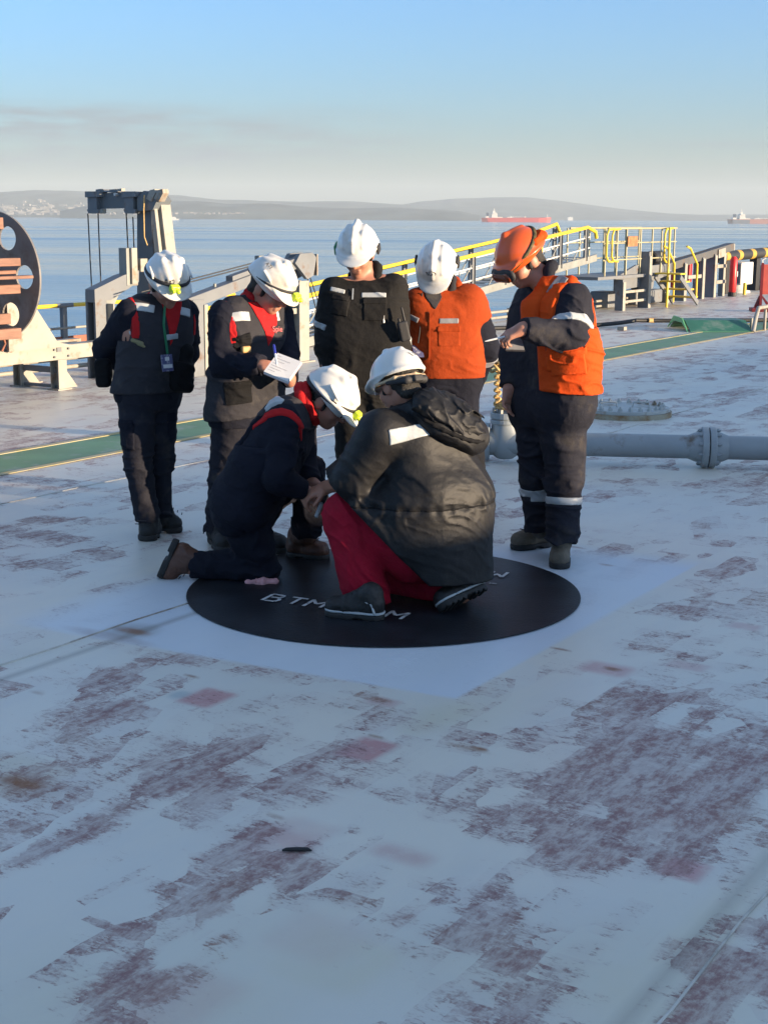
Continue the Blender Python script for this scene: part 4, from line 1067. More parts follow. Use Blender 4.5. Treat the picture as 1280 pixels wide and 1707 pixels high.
def ropes(b):
    pts = []
    for k in range(40):
        a = k * .62; pts.append(vc + np.array([math.cos(a) * (.078 + .006 * math.sin(k)), math.sin(a) * .078, .40 + .0016 * k]))
    b.tube(pts, .012, 6)
    tw = []
    for k in range(46):
        z = .42 + .32 * k / 46
        tw.append(vc + np.array([-.075 + .016 * math.cos(k * .9), -.05 + .016 * math.sin(k * .9), z]))
    b.tube(tw, .011, 6); b.tube([p + np.array([.012, 0, 0.005]) for p in tw[::-1]], .010, 6)
    for k in range(3):
        b.tube([vc + np.array([-.075 + .05 * math.cos(a + k), -.05 + .03 * math.sin(a), .70 + .03 * k + .03 * math.sin(2 * a + k)]) for a in np.linspace(0, 5.6, 16)], .011, 6)
part('rope', M_rope, ropes)

# ---- tank manhole cover
mc = gp(1040, 692)
M_hatch = mat('manhole_paint', (.42, .44, .42), .5, var=.12, vscale=4, bump=.08, dirt=(.18, .12, .06), dirt_amt=.35, dscale=5)
t, part = group_of('manhole_cover', 'oval bolted tank manhole cover painted pale grey, rust along its rim', 'manhole cover', mc)
def oval_ring(b, rx, ry, z0, z1):
    n = 48; P_ = [mc + np.array([rx * math.cos(a), ry * math.sin(a), z0]) for a in np.linspace(0, 2 * math.pi, n + 1)[:-1]]
    b.prism(P_, ZUP * (z1 - z0))
part('coaming', mat('rusty_rim', (.33, .30, .22), .6, dirt=(.22, .11, .03), dirt_amt=.7, dscale=5), lambda b: oval_ring(b, .43, .40, 0, .045))
part('lid', M_hatch, lambda b: oval_ring(b, .41, .38, .046, .075))
for a in np.linspace(0, 2 * math.pi, 25)[:-1]:
    o = mc + np.array([.35 * math.cos(a), .32 * math.sin(a), .075])
    part('bolt', M_hatch, lambda b: (b.disc(o + ZUP * .012, ZUP, .022, .024, 6), b.tube([o, o + ZUP * .04], .011, 8)))
for q in (-.15, .15): part('handle', M_hatch, lambda b: b.tube([mc + np.array([q - .08, 0, .075]), mc + np.array([q - .07, 0, .12]), mc + np.array([q + .07, 0, .12]), mc + np.array([q + .08, 0, .075])], .009, 8))

# ---- small things on the deck
dp = gp(495, 1420)
b = MB(); b.tube([dp + np.array(q) for q in ((-.042, -.004, .006), (-.03, -.002, .008), (0, 0, .008), (.03, .003, .007), (.043, .0, .004))], [.003, .006, .007, .006, .002], 8)
tag(b.build('debris', M_black), 'small black scrap of rubber lying on the worn deck in front', 'scrap')
# ------------------------------------------------------------------ ships at anchor and the town
M_hullred = mat('red_ship_hull', (.55, .045, .035), .6, var=.08, vscale=.02)
M_hullpale = mat('pale_red_ship_hull', (.42, .17, .13), .6)
M_hullgrey = mat('grey_ship_hull', (.12, .13, .16), .6)
M_shipw = mat('ship_white', (.78, .75, .66), .6)
def tanker(px0, px1, py_water, name, label, hullm, L=250.0, bow_right=True, aftm=None):
    Y = F_PX * L / (px1 - px0)
    a = at((px0 + px1) / 2, py_water, Y); a[2] = SEA_Z
    t = thing(name, label, 'ship', a); sg = 1 if bow_right else -1
    def P(x, y, z): return (x * sg, y, z)
    hw = 20.0; h = 13.0
    def part(nm, m, fn):
        b = MB(); fn(b); return b.build(nm, m, t)
    def hull(b, x0=-L / 2, x1=L / 2):
        out = [(-L / 2, -hw * .7), (-L / 2 + 20, -hw), (L / 2 - 45, -hw), (L / 2 - 15, -hw * .6), (L / 2, 0), (L / 2 - 15, hw * .6), (L / 2 - 45, hw), (-L / 2 + 20, hw), (-L / 2, hw * .7)]
        lo = [P(x * .975, y * .94, 0) for x, y in out]
        hi = [P(x, y, h + (4 if x > L / 2 - 40 else 1.5 if x < -L / 2 + 30 else 0)) for x, y in out]
        n = len(out); b._add(lo + hi, [tuple(range(n))[::-1], tuple(range(n, 2 * n))] + [(i, (i + 1) % n, n + (i + 1) % n, n + i) for i in range(n)])
    part('hull', hullm, hull)
    if aftm is not None: part('stern_plating', aftm, lambda b: b.box(P(-L / 2 + 42, -hw + 1.6, 6.5), (60, 3.6, 13.2)))
    part('accommodation', M_shipw, lambda b: (b.box(P(-L / 2 + 46, 0, h + 8), (20, 34, 16), bev=.4), b.box(P(-L / 2 + 47, 0, h + 18), (15, 40, 4), bev=.3), b.box(P(-L / 2 + 45, 0, h + 23), (8, 12, 6)), b.tube([P(-L / 2 + 46, 0, h + 26), P(-L / 2 + 46, 0, h + 36)], 1.0, 8), b.box(P(-L / 2 + 60, 0, h + 3), (30, 26, 4))))
    part('funnel', M_hullgrey, lambda b: (b.box(P(-L / 2 + 22, 0, h + 10), (9, 9, 20), bev=.5), b.box(P(-L / 2 + 22, -0, h + 16), (9.6, 9.6, 3))))
    part('stern_house', M_shipw, lambda b: b.box(P(-L / 2 + 20, 0, h + 4), (12, 26, 7), bev=.3))
    part('manifold', M_shipw, lambda b: (b.box(P(-L / 2 + 100, 0, h + 3), (14, 24, 4)), b.box(P(-L / 2 + 108, 0, h + 1.8), (10, 30, 3)), b.box(P(6, 0, h + 5.2), (52, 2, 1.0)), b.tube([P(-20, 0, h), P(-20, 0, h + 9)], .9, 6), b.box(P(32, 0, h + 4), (5, 8, 7))))
    part('fore_mast', M_shipw, lambda b: (b.tube([P(L / 2 - 14, 0, h + 3), P(L / 2 - 14, 0, h + 15)], 1.0, 6), b.box(P(L / 2 - 14, 0, h + 5), (6, 8, 1.5))))
    return t
tanker(803, 917, 368.3, 'tanker', 'bright red tanker with white superstructure anchored out in the bay', M_hullred)
tanker(1214, 1330, 366.6, 'tanker', 'paler distant tanker with a grey stern cut off by the right edge', M_hullpale, aftm=M_hullgrey)
fe = at(285, 357.2, 5200); fe[2] = SEA_Z
t = thing('ferry', 'small white ferry out on the water beside the tall davit', 'boat', fe)
b = MB(); b.prism([(-26, -5, 0), (24, -5, 0), (32, -5, 5), (-28, -5, 5)], (0, 10, 0)); b.build('hull', M_shipw, t)
b = MB(); b.box((-2, 0, 7), (40, 9, 4), bev=.4); b.box((4, 0, 10.5), (18, 8, 3), bev=.3); b.build('deckhouse', M_shipw, t)
for px, py, w, lab in ((950, 361.5, 14, 'low white shed on the far shore right of the red tanker'), (785, 361.8, 4, 'thin white tower on the far shore left of the red tanker')):
    p = at(px, py, 9000); p[2] = SEA_Z
    b = MB(); b.box((0, 0, 9), (w * 2.2, 20, 18 if w > 5 else 34), bev=.5); b.prism([(-w * 1.1, -10.5, 18), (w * 1.1, -10.5, 18), (0, -10.5, 22)], (0, 21, 0)) if w > 5 else b.box((0, 0, 36), (12, 12, 5))
    o = b.build('shed' if w > 5 else 'tower', M_shipw); o.location = p; tag(o, lab, 'shed' if w > 5 else 'tower')
rnd = random.Random(5)
b = MB()
M_town = mat('pale_town_walls', (.26, .245, .23), .8, var=.3, vscale=.02)
for k in range(230):
    px = rnd.uniform(-60, 145) if k < 180 else rnd.uniform(145, 420); up = abs(rnd.gauss(0, .35))
    if px > 145: up *= .35
    Yk = 8900 + 500 * up
    base = at(px, 357.5 - 26 * min(up, 1.2) * (1 if k < 180 else .6), Yk - 200)
    w = rnd.uniform(14, 42) * (1.8 if rnd.random() < .1 else 1); hgt = rnd.uniform(6, 14)
    if px < 145: b.box(base, (w, 14, hgt), rnd.uniform(-.4, .4))
    else:
        base = at(px, 356.5 - 8 * up, 6900); b.box(base, (w * .6, 10, hgt * .6), rnd.uniform(-.4, .4))
tag(b.build('town', M_town), kind='stuff')
# ------------------------------------------------------------------ people: kit
M_skin = bpy.data.materials.new('skin'); M_skin.use_nodes = True
def _skin(m, col):
    nt = m.node_tree; b = nt.nodes['Principled BSDF']; b.inputs['Roughness'].default_value = .5
    b.inputs['Subsurface Weight'].default_value = .12; b.inputs['Subsurface Radius'].default_value = (.02, .008, .004); b.inputs['Subsurface Scale'].default_value = .4
    t = nt.nodes.new('ShaderNodeTexCoord'); n = nt.nodes.new('ShaderNodeTexNoise'); n.inputs['Scale'].default_value = 22; n.inputs['Detail'].default_value = 5
    nt.links.new(t.outputs['Object'], n.inputs['Vector'])
    x = nt.nodes.new('ShaderNodeMix'); x.data_type = 'RGBA'; x.inputs[6].default_value = (*col, 1); x.inputs[7].default_value = (col[0] * .85, col[1] * .62, col[2] * .55, 1)
    nt.links.new(n.outputs['Fac'], x.inputs['Factor']); nt.links.new(x.outputs[2], b.inputs['Base Color'])
_skin(M_skin, (.42, .22, .15))
def cloth(name, col, rough=.85, bump=.3, var=.2, sheen=.0, bscale=26, **kw):
    return mat(name, col, rough, var=var, vscale=5, bump=bump, bscale=bscale, sheen=sheen, spec=.18, **kw)
M_navy = cloth('navy_cloth', (.0085, .0095, .017))
M_navyl = cloth('faded_navy_cloth', (.017, .0175, .025), dirt=(.045, .04, .037), dirt_amt=.3, dscale=5)
M_char = cloth('charcoal_cloth', (.030, .029, .034), dirt=(.06, .056, .054), dirt_amt=.25, dscale=6)
M_blk = cloth('black_cloth', (.007, .007, .008))
M_blkc = cloth('black_coverall_cloth', (.0135, .013, .0128))
M_coat = mat('black_coated_nylon', (.008, .008, .009), .58, var=.25, vscale=7, bump=.2, bscale=24, spec=.3, dirt=(.02, .019, .017), dirt_amt=.4, dscale=5)
M_rred = cloth('red_polo_cloth', (.42, .013, .015))
M_dred = cloth('crimson_trouser_cloth', (.30, .006, .022), dirt=(.22, .006, .018), dirt_amt=.4, dscale=4)
M_org = cloth('orange_vest_cloth', (.54, .06, .006), var=.08, sheen=.0)
M_orgd = cloth('shaded_orange_cloth', (.30, .042, .007), var=.1)  # orange darkened for the shadow the man beside him casts
M_tape = mat('reflective_tape', (.40, .42, .42), .38, var=.12, vscale=18, bump=.1, bscale=30)
M_tapeg = mat('dull_grey_tape', (.20, .20, .21), .5, var=.15, vscale=18)
M_hel = mat('white_helmet_plastic', (.62, .61, .57), .3, var=.05, vscale=3, dirt=(.48, .44, .37), dirt_amt=.3, dscale=4, coat=.2)
M_helo = mat('orange_helmet_plastic', (.60, .09, .015), .32, var=.06, vscale=3, coat=.2, dirt=(.55, .10, .03), dirt_amt=.25)
M_band = mat('black_strap', (.02, .02, .022), .7, bump=.1)
M_lamp = mat('lime_lamp_plastic', (.55, .72, .03), .3, var=.1)
M_glass = mat('dark_lens', (.02, .015, .012), .08, spec=.7)
M_hair = mat('dark_hair', (.02, .017, .014), .7, bump=.6, bscale=90, var=.3)
M_eye = mat('eye_white', (.55, .52, .48), .3)
M_bootb = mat('black_boot_leather', (.007, .0068, .0065), .6, var=.3, vscale=9, bump=.25, bscale=40, dirt=(.035, .03, .025), dirt_amt=.25, dscale=9)
M_bootbr = mat('brown_boot_leather', (.10, .040, .022), .5, var=.3, vscale=8, bump=.25, bscale=40, dirt=(.04, .02, .014), dirt_amt=.35, dscale=8)
M_boott = mat('dusty_tan_boot_leather', (.13, .105, .075), .75, var=.3, vscale=8, bump=.3, bscale=40, dirt=(.05, .042, .03), dirt_amt=.4, dscale=8)
M_sole = mat('rubber_sole', (.016, .015, .014), .7, bump=.2, bscale=60)
M_paper = mat('white_paper', (.66, .65, .63), .7, var=.03)
M_penb = mat('blue_pen_plastic', (.03, .04, .30), .3)
M_green_l = mat('green_lanyard', (.02, .18, .08), .6)
M_card = mat('badge_card', (.10, .10, .20), .3, dirt=(.6, .6, .62), dirt_amt=.35, dscale=40)
M_tan = mat('tan_leather_case', (.42, .26, .10), .6)

def lerp(a, b, t): return np.array(a) * (1 - t) + np.array(b) * t
def rot_about(v, ax, ang):
    ax = nrm(ax); return v * math.cos(ang) + np.cross(ax, v) * math.sin(ang) + ax * (ax @ v) * (1 - math.cos(ang))
class Head:
    def __init__(s, C, f, roll_to=(0, 0, 1), sc=1.0):
        s.C = np.array(C); s.R = frame(f, roll_to); s.sc = sc
    def w(s, x, y, z): return s.C + s.R.T @ (np.array((x, y, z)) * s.sc)
def add_head(sh, H, neck):
    e = lambda c, r, k=.02, op='u': sh.el(H.w(*c), np.array(r) * H.sc, H.R, k, op)
    e((0, -.012, .035), (.076, .098, .092)); e((0, .028, -.045), (.060, .068, .078), .03)
    e((0, .066, -.098), (.026, .024, .022), .03)
    for s in (-1, 1):
        e((s * .036, .064, -.034), (.026, .026, .026), .03)
        e((s * .079, -.010, -.008), (.012, .026, .033), .006)
    sh.rc(H.w(-.036, .086, .024), H.w(.036, .086, .024), .014, .014, .015)
    sh.rc(H.w(0, .094, .008), H.w(0, .118, -.034), .010, .016, .012)
    sh.rc(H.w(-.012, .100, -.038), H.w(.012, .100, -.038), .011, .011, .01)
    for s in (-1, 1): e((s * .032, .102, .002), (.017, .014, .012), .012, 's')
    sh.rc(H.w(-.020, .094, -.066), H.w(.020, .094, -.066), .0085, .0085, .008)
    sh.rc(H.w(-.017, .091, -.079), H.w(.017, .091, -.079), .009, .009, .008)
    sh.rc(H.w(-.022, .108, -.0725), H.w(.022, .108, -.0725), .004, .004, .006, op='s')
    sh.rc(H.w(0, -.025, -.05), neck, .056 * H.sc, .064, .04)
def add_hand(sh, wrist, d, n, side, curl=(.5, .6, .5), spread=.06, thumb=(.55, .75, .35), sc=1.0):
    """d: where the fingers point, n: where the palm looks, side: +1 thumb on cross(n, d)"""
    d = nrm(d); n = nrm(np.array(n) - d * (np.array(n) @ d)); t = np.cross(n, d) * side
    w = np.array(wrist); R = np.array([t, d, n])
    sh.bx(w + d * .045 * sc, np.array((.041, .046, .015)) * sc, R, .014 * sc, .02)
    sh.rc(w - d * .02, w + d * .03, .027 * sc, .027 * sc, .02)
    for i, L in enumerate((.074, .083, .077, .060)):
        o = .031 - .0205 * i
        p = w + (d * (.086 - .005 * abs(i - 1.2)) + t * o - n * .002) * sc
        a = 0; dd0 = nrm(d + t * spread * (1.5 - i))
        for j, q in enumerate((.45, .30, .25)):
            a += curl[j] * (1 + .10 * (i - 1.5))
            v = dd0 * math.cos(a) + n * math.sin(a); p2 = p + v * L * q * sc
            sh.rc(p, p2, (.0094 - .0008 * j) * sc, (.0088 - .001 * j) * sc, .004); p = p2
    p = w + (d * .022 + t * .034 + n * .006) * sc
    v = nrm(t * thumb[0] + d * thumb[1] + n * thumb[2])
    p2 = p + v * .042 * sc; v2 = nrm(v + d * .5 - t * .25 + n * .2)
    sh.rc(p - v * .012, p2, .0135 * sc, .011 * sc, .010); sh.rc(p2, p2 + v2 * .032 * sc, .0105 * sc, .0085 * sc, .004)
def torso(sh, SL, SR, HL, HR, f, prof=((1.0, .115, .085), (.80, .095, .135), (.42, .075, .140), (.05, .075, .135)), sq=.85, k=.07):
    SL, SR, HL, HR = map(np.array, (SL, SR, HL, HR)); f = np.array(f)
    ax = nrm(SL - SR); ms, mh = (SL + SR) / 2, (HL + HR) / 2
    axh = nrm(HL - HR)
    for t, hw, r in prof:
        c = lerp(mh, ms, t); a = nrm(lerp(axh, ax, min(max(t, 0), 1)))
        sh.rc(c - a * hw, c + a * hw, r, r, k, sq=(f, sq))
    P = [(lerp(mh, ms, t), r, hw, nrm(lerp(axh, ax, min(max(t, 0), 1)))) for t, hw, r in prof]
    for (c0, r0, w0, a0), (c1, r1, w1, a1) in zip(P[:-1], P[1:]):
        for s in (-1, 0, 1): sh.rc(c0 + a0 * w0 * s, c1 + a1 * w1 * s, r0 * .96, r1 * .96, .05, sq=(f, sq))
    return sh
def hit(sh, px, py, lo=3.0, hi=12.0):
    o = np.array([0, 0, CAM_H]); d = _ray(px, py); d = d / np.linalg.norm(d)
    def D(P):
        v = np.full(len(P), 10.0)
        for q in sh.p: v = sh.comb(v, sh.pd(q, P), q)
        v = v - sh.off
        if sh.disp is not None: v = v - sh.disp(P)
        for c in sh.cuts: v = np.maximum(v, c(P))
        return v
    ts = np.linspace(lo, hi, 1800); v = D(o + ts[:, None] * d)
    i = np.argmax(v < 0) if (v < 0).any() else np.argmin(v)
    P = o + d * ts[i]; e = .012
    g = np.array([D((P + np.eye(3)[a] * e)[None])[0] - D((P - np.eye(3)[a] * e)[None])[0] for a in range(3)])
    return P, nrm(g)
class Clip(Shape):
    """a piece of a shape's skin: the shape grown by off, kept inside an oriented box"""
    def __init__(s, src, c, R, half, off):
        super().__init__(src.k); s.p = src.p; s.cuts = list(src.cuts); s.disp = src.disp; s.off = src.off + off
        s.c, s.Rb, s.half = np.array(c), R, np.array(half, float)
        s.cuts = [cc if True else cc for cc in s.cuts]
        s.cuts.append(lambda P: (np.abs((P - s.c) @ s.Rb.T) - s.half).max(1))
    def bounds(s):
        e = np.abs(s.Rb).T @ s.half; return s.c - e - .01, s.c + e + .01
def patch(sh, px, py, w, h, rot=0, off=.004, depth=.05, name='reflective_tape', m=None, parent=None, base=None, hres=.004, up=(0, 0, 1)):
    P, n = hit(sh, px, py)
    r = nrm(np.cross(np.array(up, float), n)); u = np.cross(n, r)
    a = math.radians(rot); r2 = r * math.cos(a) + u * math.sin(a); u2 = -r * math.sin(a) + u * math.cos(a)
    return Clip(sh, P, np.array([r2, u2, n]), (w / 2, h / 2, depth), off).build(name, m or M_tape, parent, hres, base, 1)
def ring(sh, c, axis, half_len, R, off=.004, name='reflective_tape', m=None, parent=None, base=None, hres=.005):
    a = nrm(axis); x = np.array((1, 0, 0.0)) if abs(a[0]) < .8 else np.array((0, 1.0, 0)); e1 = nrm(np.cross(a, x)); e2 = np.cross(a, e1)
    return Clip(sh, c, np.array([e1, e2, a]), (R, R, half_len), off).build(name, m or M_tape, parent, hres, base, 1)
def decal(sh, px, py, txt, size, rot, m, parent, base, name='lettering', up=(0, 0, 1), off=.0035):
    P, n = hit(sh, px, py)
    r = nrm(np.cross(np.array(up, float), n)); u = np.cross(n, r)
    a = math.radians(rot); r, u = r * math.cos(a) + u * math.sin(a), -r * math.sin(a) + u * math.cos(a)
    cu = bpy.data.curves.new('lettering', 'FONT'); cu.body = txt; cu.size = size; cu.align_x = 'CENTER'; cu.align_y = 'CENTER'
    ob = bpy.data.objects.new('lettering', cu); SC.collection.objects.link(ob)
    dg = bpy.context.evaluated_depsgraph_get(); me = bpy.data.meshes.new_from_object(ob.evaluated_get(dg))
    bpy.data.objects.remove(ob)
    V = np.array([v.co[:2] for v in me.vertices]); Q = P + V[:, :1] * r + V[:, 1:] * u
    for _ in range(3):
        v = np.full(len(Q), 10.0)
        for q in sh.p: v = sh.comb(v, sh.pd(q, Q), q)
        Q = Q - n * (v - sh.off - off)[:, None] * .8
    for v, q in zip(me.vertices, Q - np.array(base)): v.co = q
    me.materials.append(m)
    return link(bpy.data.objects.new(name, me), parent)

def helmet(H, parent, base, m=None, style='plain', tilt=0.0, peak=1.0):
    """a safety helmet worn by head H: shell with ribs and a peak"""
    f = H.R[1]; r = H.R[0]
    f2 = rot_about(f, r, tilt); Rh = np.array([r, f2, np.cross(r, f2)]); C = H.w(0, 0, 0)
    W = lambda x, y, z: C + Rh.T @ np.array((x, y, z))
    s = Shape(.01)
    s.el(W(0, -.008, .045), (.116, .142, .122), Rh)
    s.el(W(0, -.004, .044), (.125, .150, .013), Rh, .016)
    pk = rot_about(Rh[1], Rh[0], -.30)
    Rp = np.array([Rh[0], pk, np.cross(Rh[0], pk)])
    s.el(W(0, .105, .036), (.098, .082 * peak, .012), Rp, .02)
    if style == 'vee':       # raised central rib with two flanks
        pts = [W(0, .128, .075), W(0, .10, .125), W(0, .03, .168), W(0, -.06, .166), W(0, -.13, .11)]
        s.chain(pts, [.006, .013, .017, .015, .008], .014)
        for q in (-1, 1): s.chain([W(q * .055, .105, .09), W(q * .052, .04, .145), W(q * .05, -.05, .150)], [.004, .010, .008], .016)
    elif style == 'vent':    # three soft ribs and vent slots
        s.chain([W(0, .12, .10), W(0, .02, .166), W(0, -.09, .145)], [.008, .016, .010], .03)
        for q in (-1, 1):
            s.chain([W(q * .05, .105, .10), W(q * .055, .0, .152), W(q * .05, -.09, .13)], [.006, .011, .008], .022)
            for yy in (.045, .005, -.035): s.rc(W(q * .028, yy, .173), W(q * .028, yy - .018, .172), .008, .006, .006, op='s')
            s.rc(W(q * .118, .055, .075), W(q * .112, -.02, .10), .006, .006, .012)
    else:
        s.chain([W(0, .12, .09), W(0, .03, .166), W(0, -.08, .150)], [.006, .014, .009], .02)
    s.el(W(0, -.008, .040), (.109, .134, .114), Rh, .004, 's')
    s.cuts.append(lambda P: -((P - W(0, 0, .018)) @ Rh[2]) - .035 * np.clip(((P - C) @ Rh[1]) / .15, -.35, 1.2))
    o = s.build('helmet', m or M_hel, parent, .0036, base, 4)
    return s, o, W, Rh
def helmet_outer(H, tilt=0.0):
    r = H.R[0]; f2 = rot_about(H.R[1], r, tilt); Rh = np.array([r, f2, np.cross(r, f2)])
    W = lambda x, y, z: H.C + Rh.T @ np.array((x, y, z))
    return Shape(.01).el(W(0, -.008, .045), (.118, .144, .124), Rh), W, Rh
def head_strap(H, parent, base, o, tilt=0.0, z=.062, half=.010):
    s, W, Rh = helmet_outer(H, tilt)
    a = rot_about(Rh[2], Rh[0], .12)
    c = W(0, 0, z); x = Rh[0]; y = np.cross(a, x)
    b = Clip(s, c, np.array([x, y, a]), (.2, .2, half), .004).build('head_strap', M_band, o, .004, base, 1)
def head_lamp(H, o, base, tilt=0.0, off=(0, .148, .078)):
    s, W, Rh = helmet_outer(H, tilt)
    q = Shape(.006).bx(W(*off), (.028, .016, .020), Rh, .008).rc(W(off[0] - .012, off[1] + .01, off[2]), W(off[0] - .012, off[1] + .026, off[2] - .004), .013).rc(W(off[0] + .014, off[1] + .01, off[2]), W(off[0] + .014, off[1] + .024, off[2] - .004), .010)
    l = q.build('head_lamp', M_lamp, o, .003, base, 1)
    return l
def hair(H, parent, base, m=None):
    s = Shape(.01).el(H.w(0, -.022, .030), np.array((.083, .098, .096)) * H.sc, H.R).rc(H.w(.074, .01, .0), H.w(.074, .018, -.03), .012).rc(H.w(-.074, .01, .0), H.w(-.074, .018, -.03), .012)
    s.rc(H.w(-.03, -.075, -.05), H.w(.03, -.075, -.05), .03, .03, .03)
    s.cuts.append(lambda P: ((P - H.C) @ H.R[1]) - .036 - np.clip(((P - H.C) @ H.R[2]) * .4, -.02, .02))
    s.disp = lambda P: .004 * (noise3(P * 90) - .5)
    s.build('hair', m or M_hair, parent, .0045, base, 1)
def eyes(H, parent, base):
    for q in (-1, 1):
        Shape().el(H.w(q * .032, .082, .002), (.0125,) * 3).build('eye', M_eye, parent, .0035, base, 1)
def glasses(H, parent, base, m=None):
    s = Shape(.003)
    for q in (-1, 1):
        s.bx(H.w(q * .033, .112, -.002), (.026, .003, .016), H.R, .003)
        s.rc(H.w(q * .060, .108, .004), H.w(q * .083, .0, .002), .003)
    s.rc(H.w(-.01, .114, .0), H.w(.01, .114, .0), .003)
    s.build('glasses', m or M_glass, parent, .003, base, 1)
def boot(parent, base, heel, toe, ankle, m, up=(0, 0, 1), width=.047, sole=None, stripe=None, lug=False):
    """heel and toe: the two ends of the sole's centre line on its underside; ankle: where the shin comes in"""
    heel, toe, ankle = map(np.array, (heel, toe, ankle)); d = nrm(toe - heel); L = np.linalg.norm(toe - heel)
    R = frame(d, up); u = R[2]
    W = lambda x, y, z: heel + R[0] * x + d * y + u * z
    s = Shape(.03)
    s.rc(W(0, .045, .065), W(0, L - .055, .052), .043, .042, .03, sq=(R[0], 1.06)); s.rc(W(0, L - .10, .05), W(0, L - .045, .048), .049, .044)
    s.rc(W(0, .055, .07), W(0, .06, .13), .046, .045); s.rc(W(0, .06, .12), ankle, .046, .052)
    s.rc(W(0, .09, .12), W(0, L * .6, .085), .034, .030, .02)
    s.cut(W(0, 0, .022), -u)
    s.disp = folds(.004, d, 30, 12, 3)
    o = s.build('boot', m, parent, .005, base, 1)
    q = Shape(.02).rc(W(0, .047, .02), W(0, L - .05, .02), .050, .050, .01, sq=(R[0], 1.0)).rc(W(0, L * .62, .02), W(0, L - .055, .02), .054, .052, .02)
    q.cut(W(0, 0, .034), u); q.cut(W(0, 0, 0), -u)
    q.bx(W(0, L * .40, .002), (.08, .022, .010), R, .003, .006, 's')
    if lug:
        for i in range(9): q.bx(W(0, .01 + i * L / 9, .0), (.09, .005, .009), R, .001, .002, 's')
    q.build('sole', sole or M_sole, o, .0045, base, 1)
    if stripe is not None:
        t = Shape(.008).rc(W(0, .05, .042), W(0, L - .05, .042), .0545, .0545, .01); t.cut(W(0, 0, .045), u); t.cut(W(0, 0, .034), -u)
        t.build('welt', stripe, o, .004, base, 1)
        for sd in (-1, 1):
            e = Shape(.006).chain([W(sd * .050, .03, .045), W(sd * .047, .045, .085), W(sd * .047, .075, .095)], [.006, .006, .005]); e.build('heel_flash', stripe, o, .004, base, 1)
    lc = Shape(.003)
    for i in range(4):
        y0, z0 = .10 + i * .024, .150 - i * .014
        lc.rc(W(-.026, y0, z0), W(.026, y0 + .006, z0), .0035)
    lc.build('laces', M_band, o, .0035, base, 1)
    return o
def limb(sh, a, b, c, r, k=.03, cuff=True, sag=0.0):
    """sleeve or trouser leg: a-b-c with radii r = (top, joint above, joint below, end)"""
    sh.rc(a, b, r[0], r[1], k); sh.rc(b, c, r[2] if len(r) > 3 else r[1], r[-1], k, flat=cuff)
    return sh
def pocket(sh, px, py, w, h, m, parent, base, rot=0, name='pocket', off=.009, flap=True):
    o = patch(sh, px, py, w, h, rot, off * .62, .06, name, m, parent, base, .004)
    if flap: patch(sh, px, py - h * 95, w * 1.04, h * .24, rot, off * .62 + .004, .06, 'flap', m, o, base, .004)
    return o
def collar(pts, r, m, parent, base, name='collar', k=.02, thick=None, hres=.005):
    s = Shape(k)
    s.chain(list(pts) + [pts[0]], [r] * (len(pts) + 1))
    return s.build(name, m, parent, hres, base, 1)
def neck_ring(c, up, f, rx, ry, n=10, drop=0.0):
    """points of a collar ring round the neck: drop lowers its front"""
    up = nrm(up); f = nrm(np.array(f) - up * (np.array(f) @ up)); r = np.cross(f, up)
    return [np.array(c) + r * rx * math.cos(a) + f * ry * math.sin(a) - up * drop * max(0, math.sin(a)) for a in np.linspace(0, 2 * math.pi, n + 1)[:-1]]

def vest_of(j, n, ax, SL, SR, pit, off=.018, outL=0.0, outR=0.0):
    """a sleeveless layer over the first n pieces (the torso) of a jacket; armholes are cut above the armpit height"""
    v = Shape(j.k); v.p = list(j.p[:n]); v.disp = j.disp; v.off = off
    for S_, a, o_ in ((SL, ax, outL), (SR, -ax, outR)):
        q = np.array(S_) + a * o_
        v.cuts.append(lambda P, q=q, a=a: np.minimum((P - q) @ a, P[:, 2] - pit))
    v.arm = [(np.array(SL) + ax * outL, ax), (np.array(SR) - ax * outR, -ax)]; v.pit = pit
    return v
def armhole_trim(v, i, m, parent, base, half=.012, rise=.006, name='armhole_trim'):
    q, a = v.arm[i]
    c = Shape(v.k); c.p = v.p; c.disp = v.disp; c.off = v.off + rise; c.cuts = list(v.cuts)
    c.cuts.append(lambda P: np.abs((P - q) @ a + half) - half)
    c.cuts.append(lambda P: v.pit + .02 - P[:, 2])
    c.bounds = lambda: (q - .28, q + .28)
    return c.build(name, m, parent, .005, base, 1)
# ------------------------------------------------------------------ the seven people
def J(Y0): return lambda x, y, dy=0.0: at(x, y, Y0 + dy)
def person(label, base):
    return thing('person', label, 'person', (base[0], base[1], 0), 0, 'men gathered round the black circle')
fN = lambda *v: nrm(v)
def vee(v, tip, left, right, mid, m, t, b, off=.006):
    """the shirt that shows in the open front of a vest: a V between three pixels on it"""
    P, n = hit(v, *mid); r = nrm(np.cross((0, 0, 1), n))
    c = Clip(v, P, np.array([r, np.cross(n, r), n]), (.11, .14, .12), off)
    A, B_, C_ = hit(v, *tip)[0], hit(v, *left)[0], hit(v, *right)[0]
    for X, Y_ in ((A, B_), (A, C_)):
        nn = np.cross(nrm(Y_ - X), n); nn = nn if (P - X) @ nn < 0 else -nn
        c.cuts.append(lambda Q, X=X, nn=nn: (Q - X) @ nn)
    return c.build('shirt_front', m, t, .004, b)

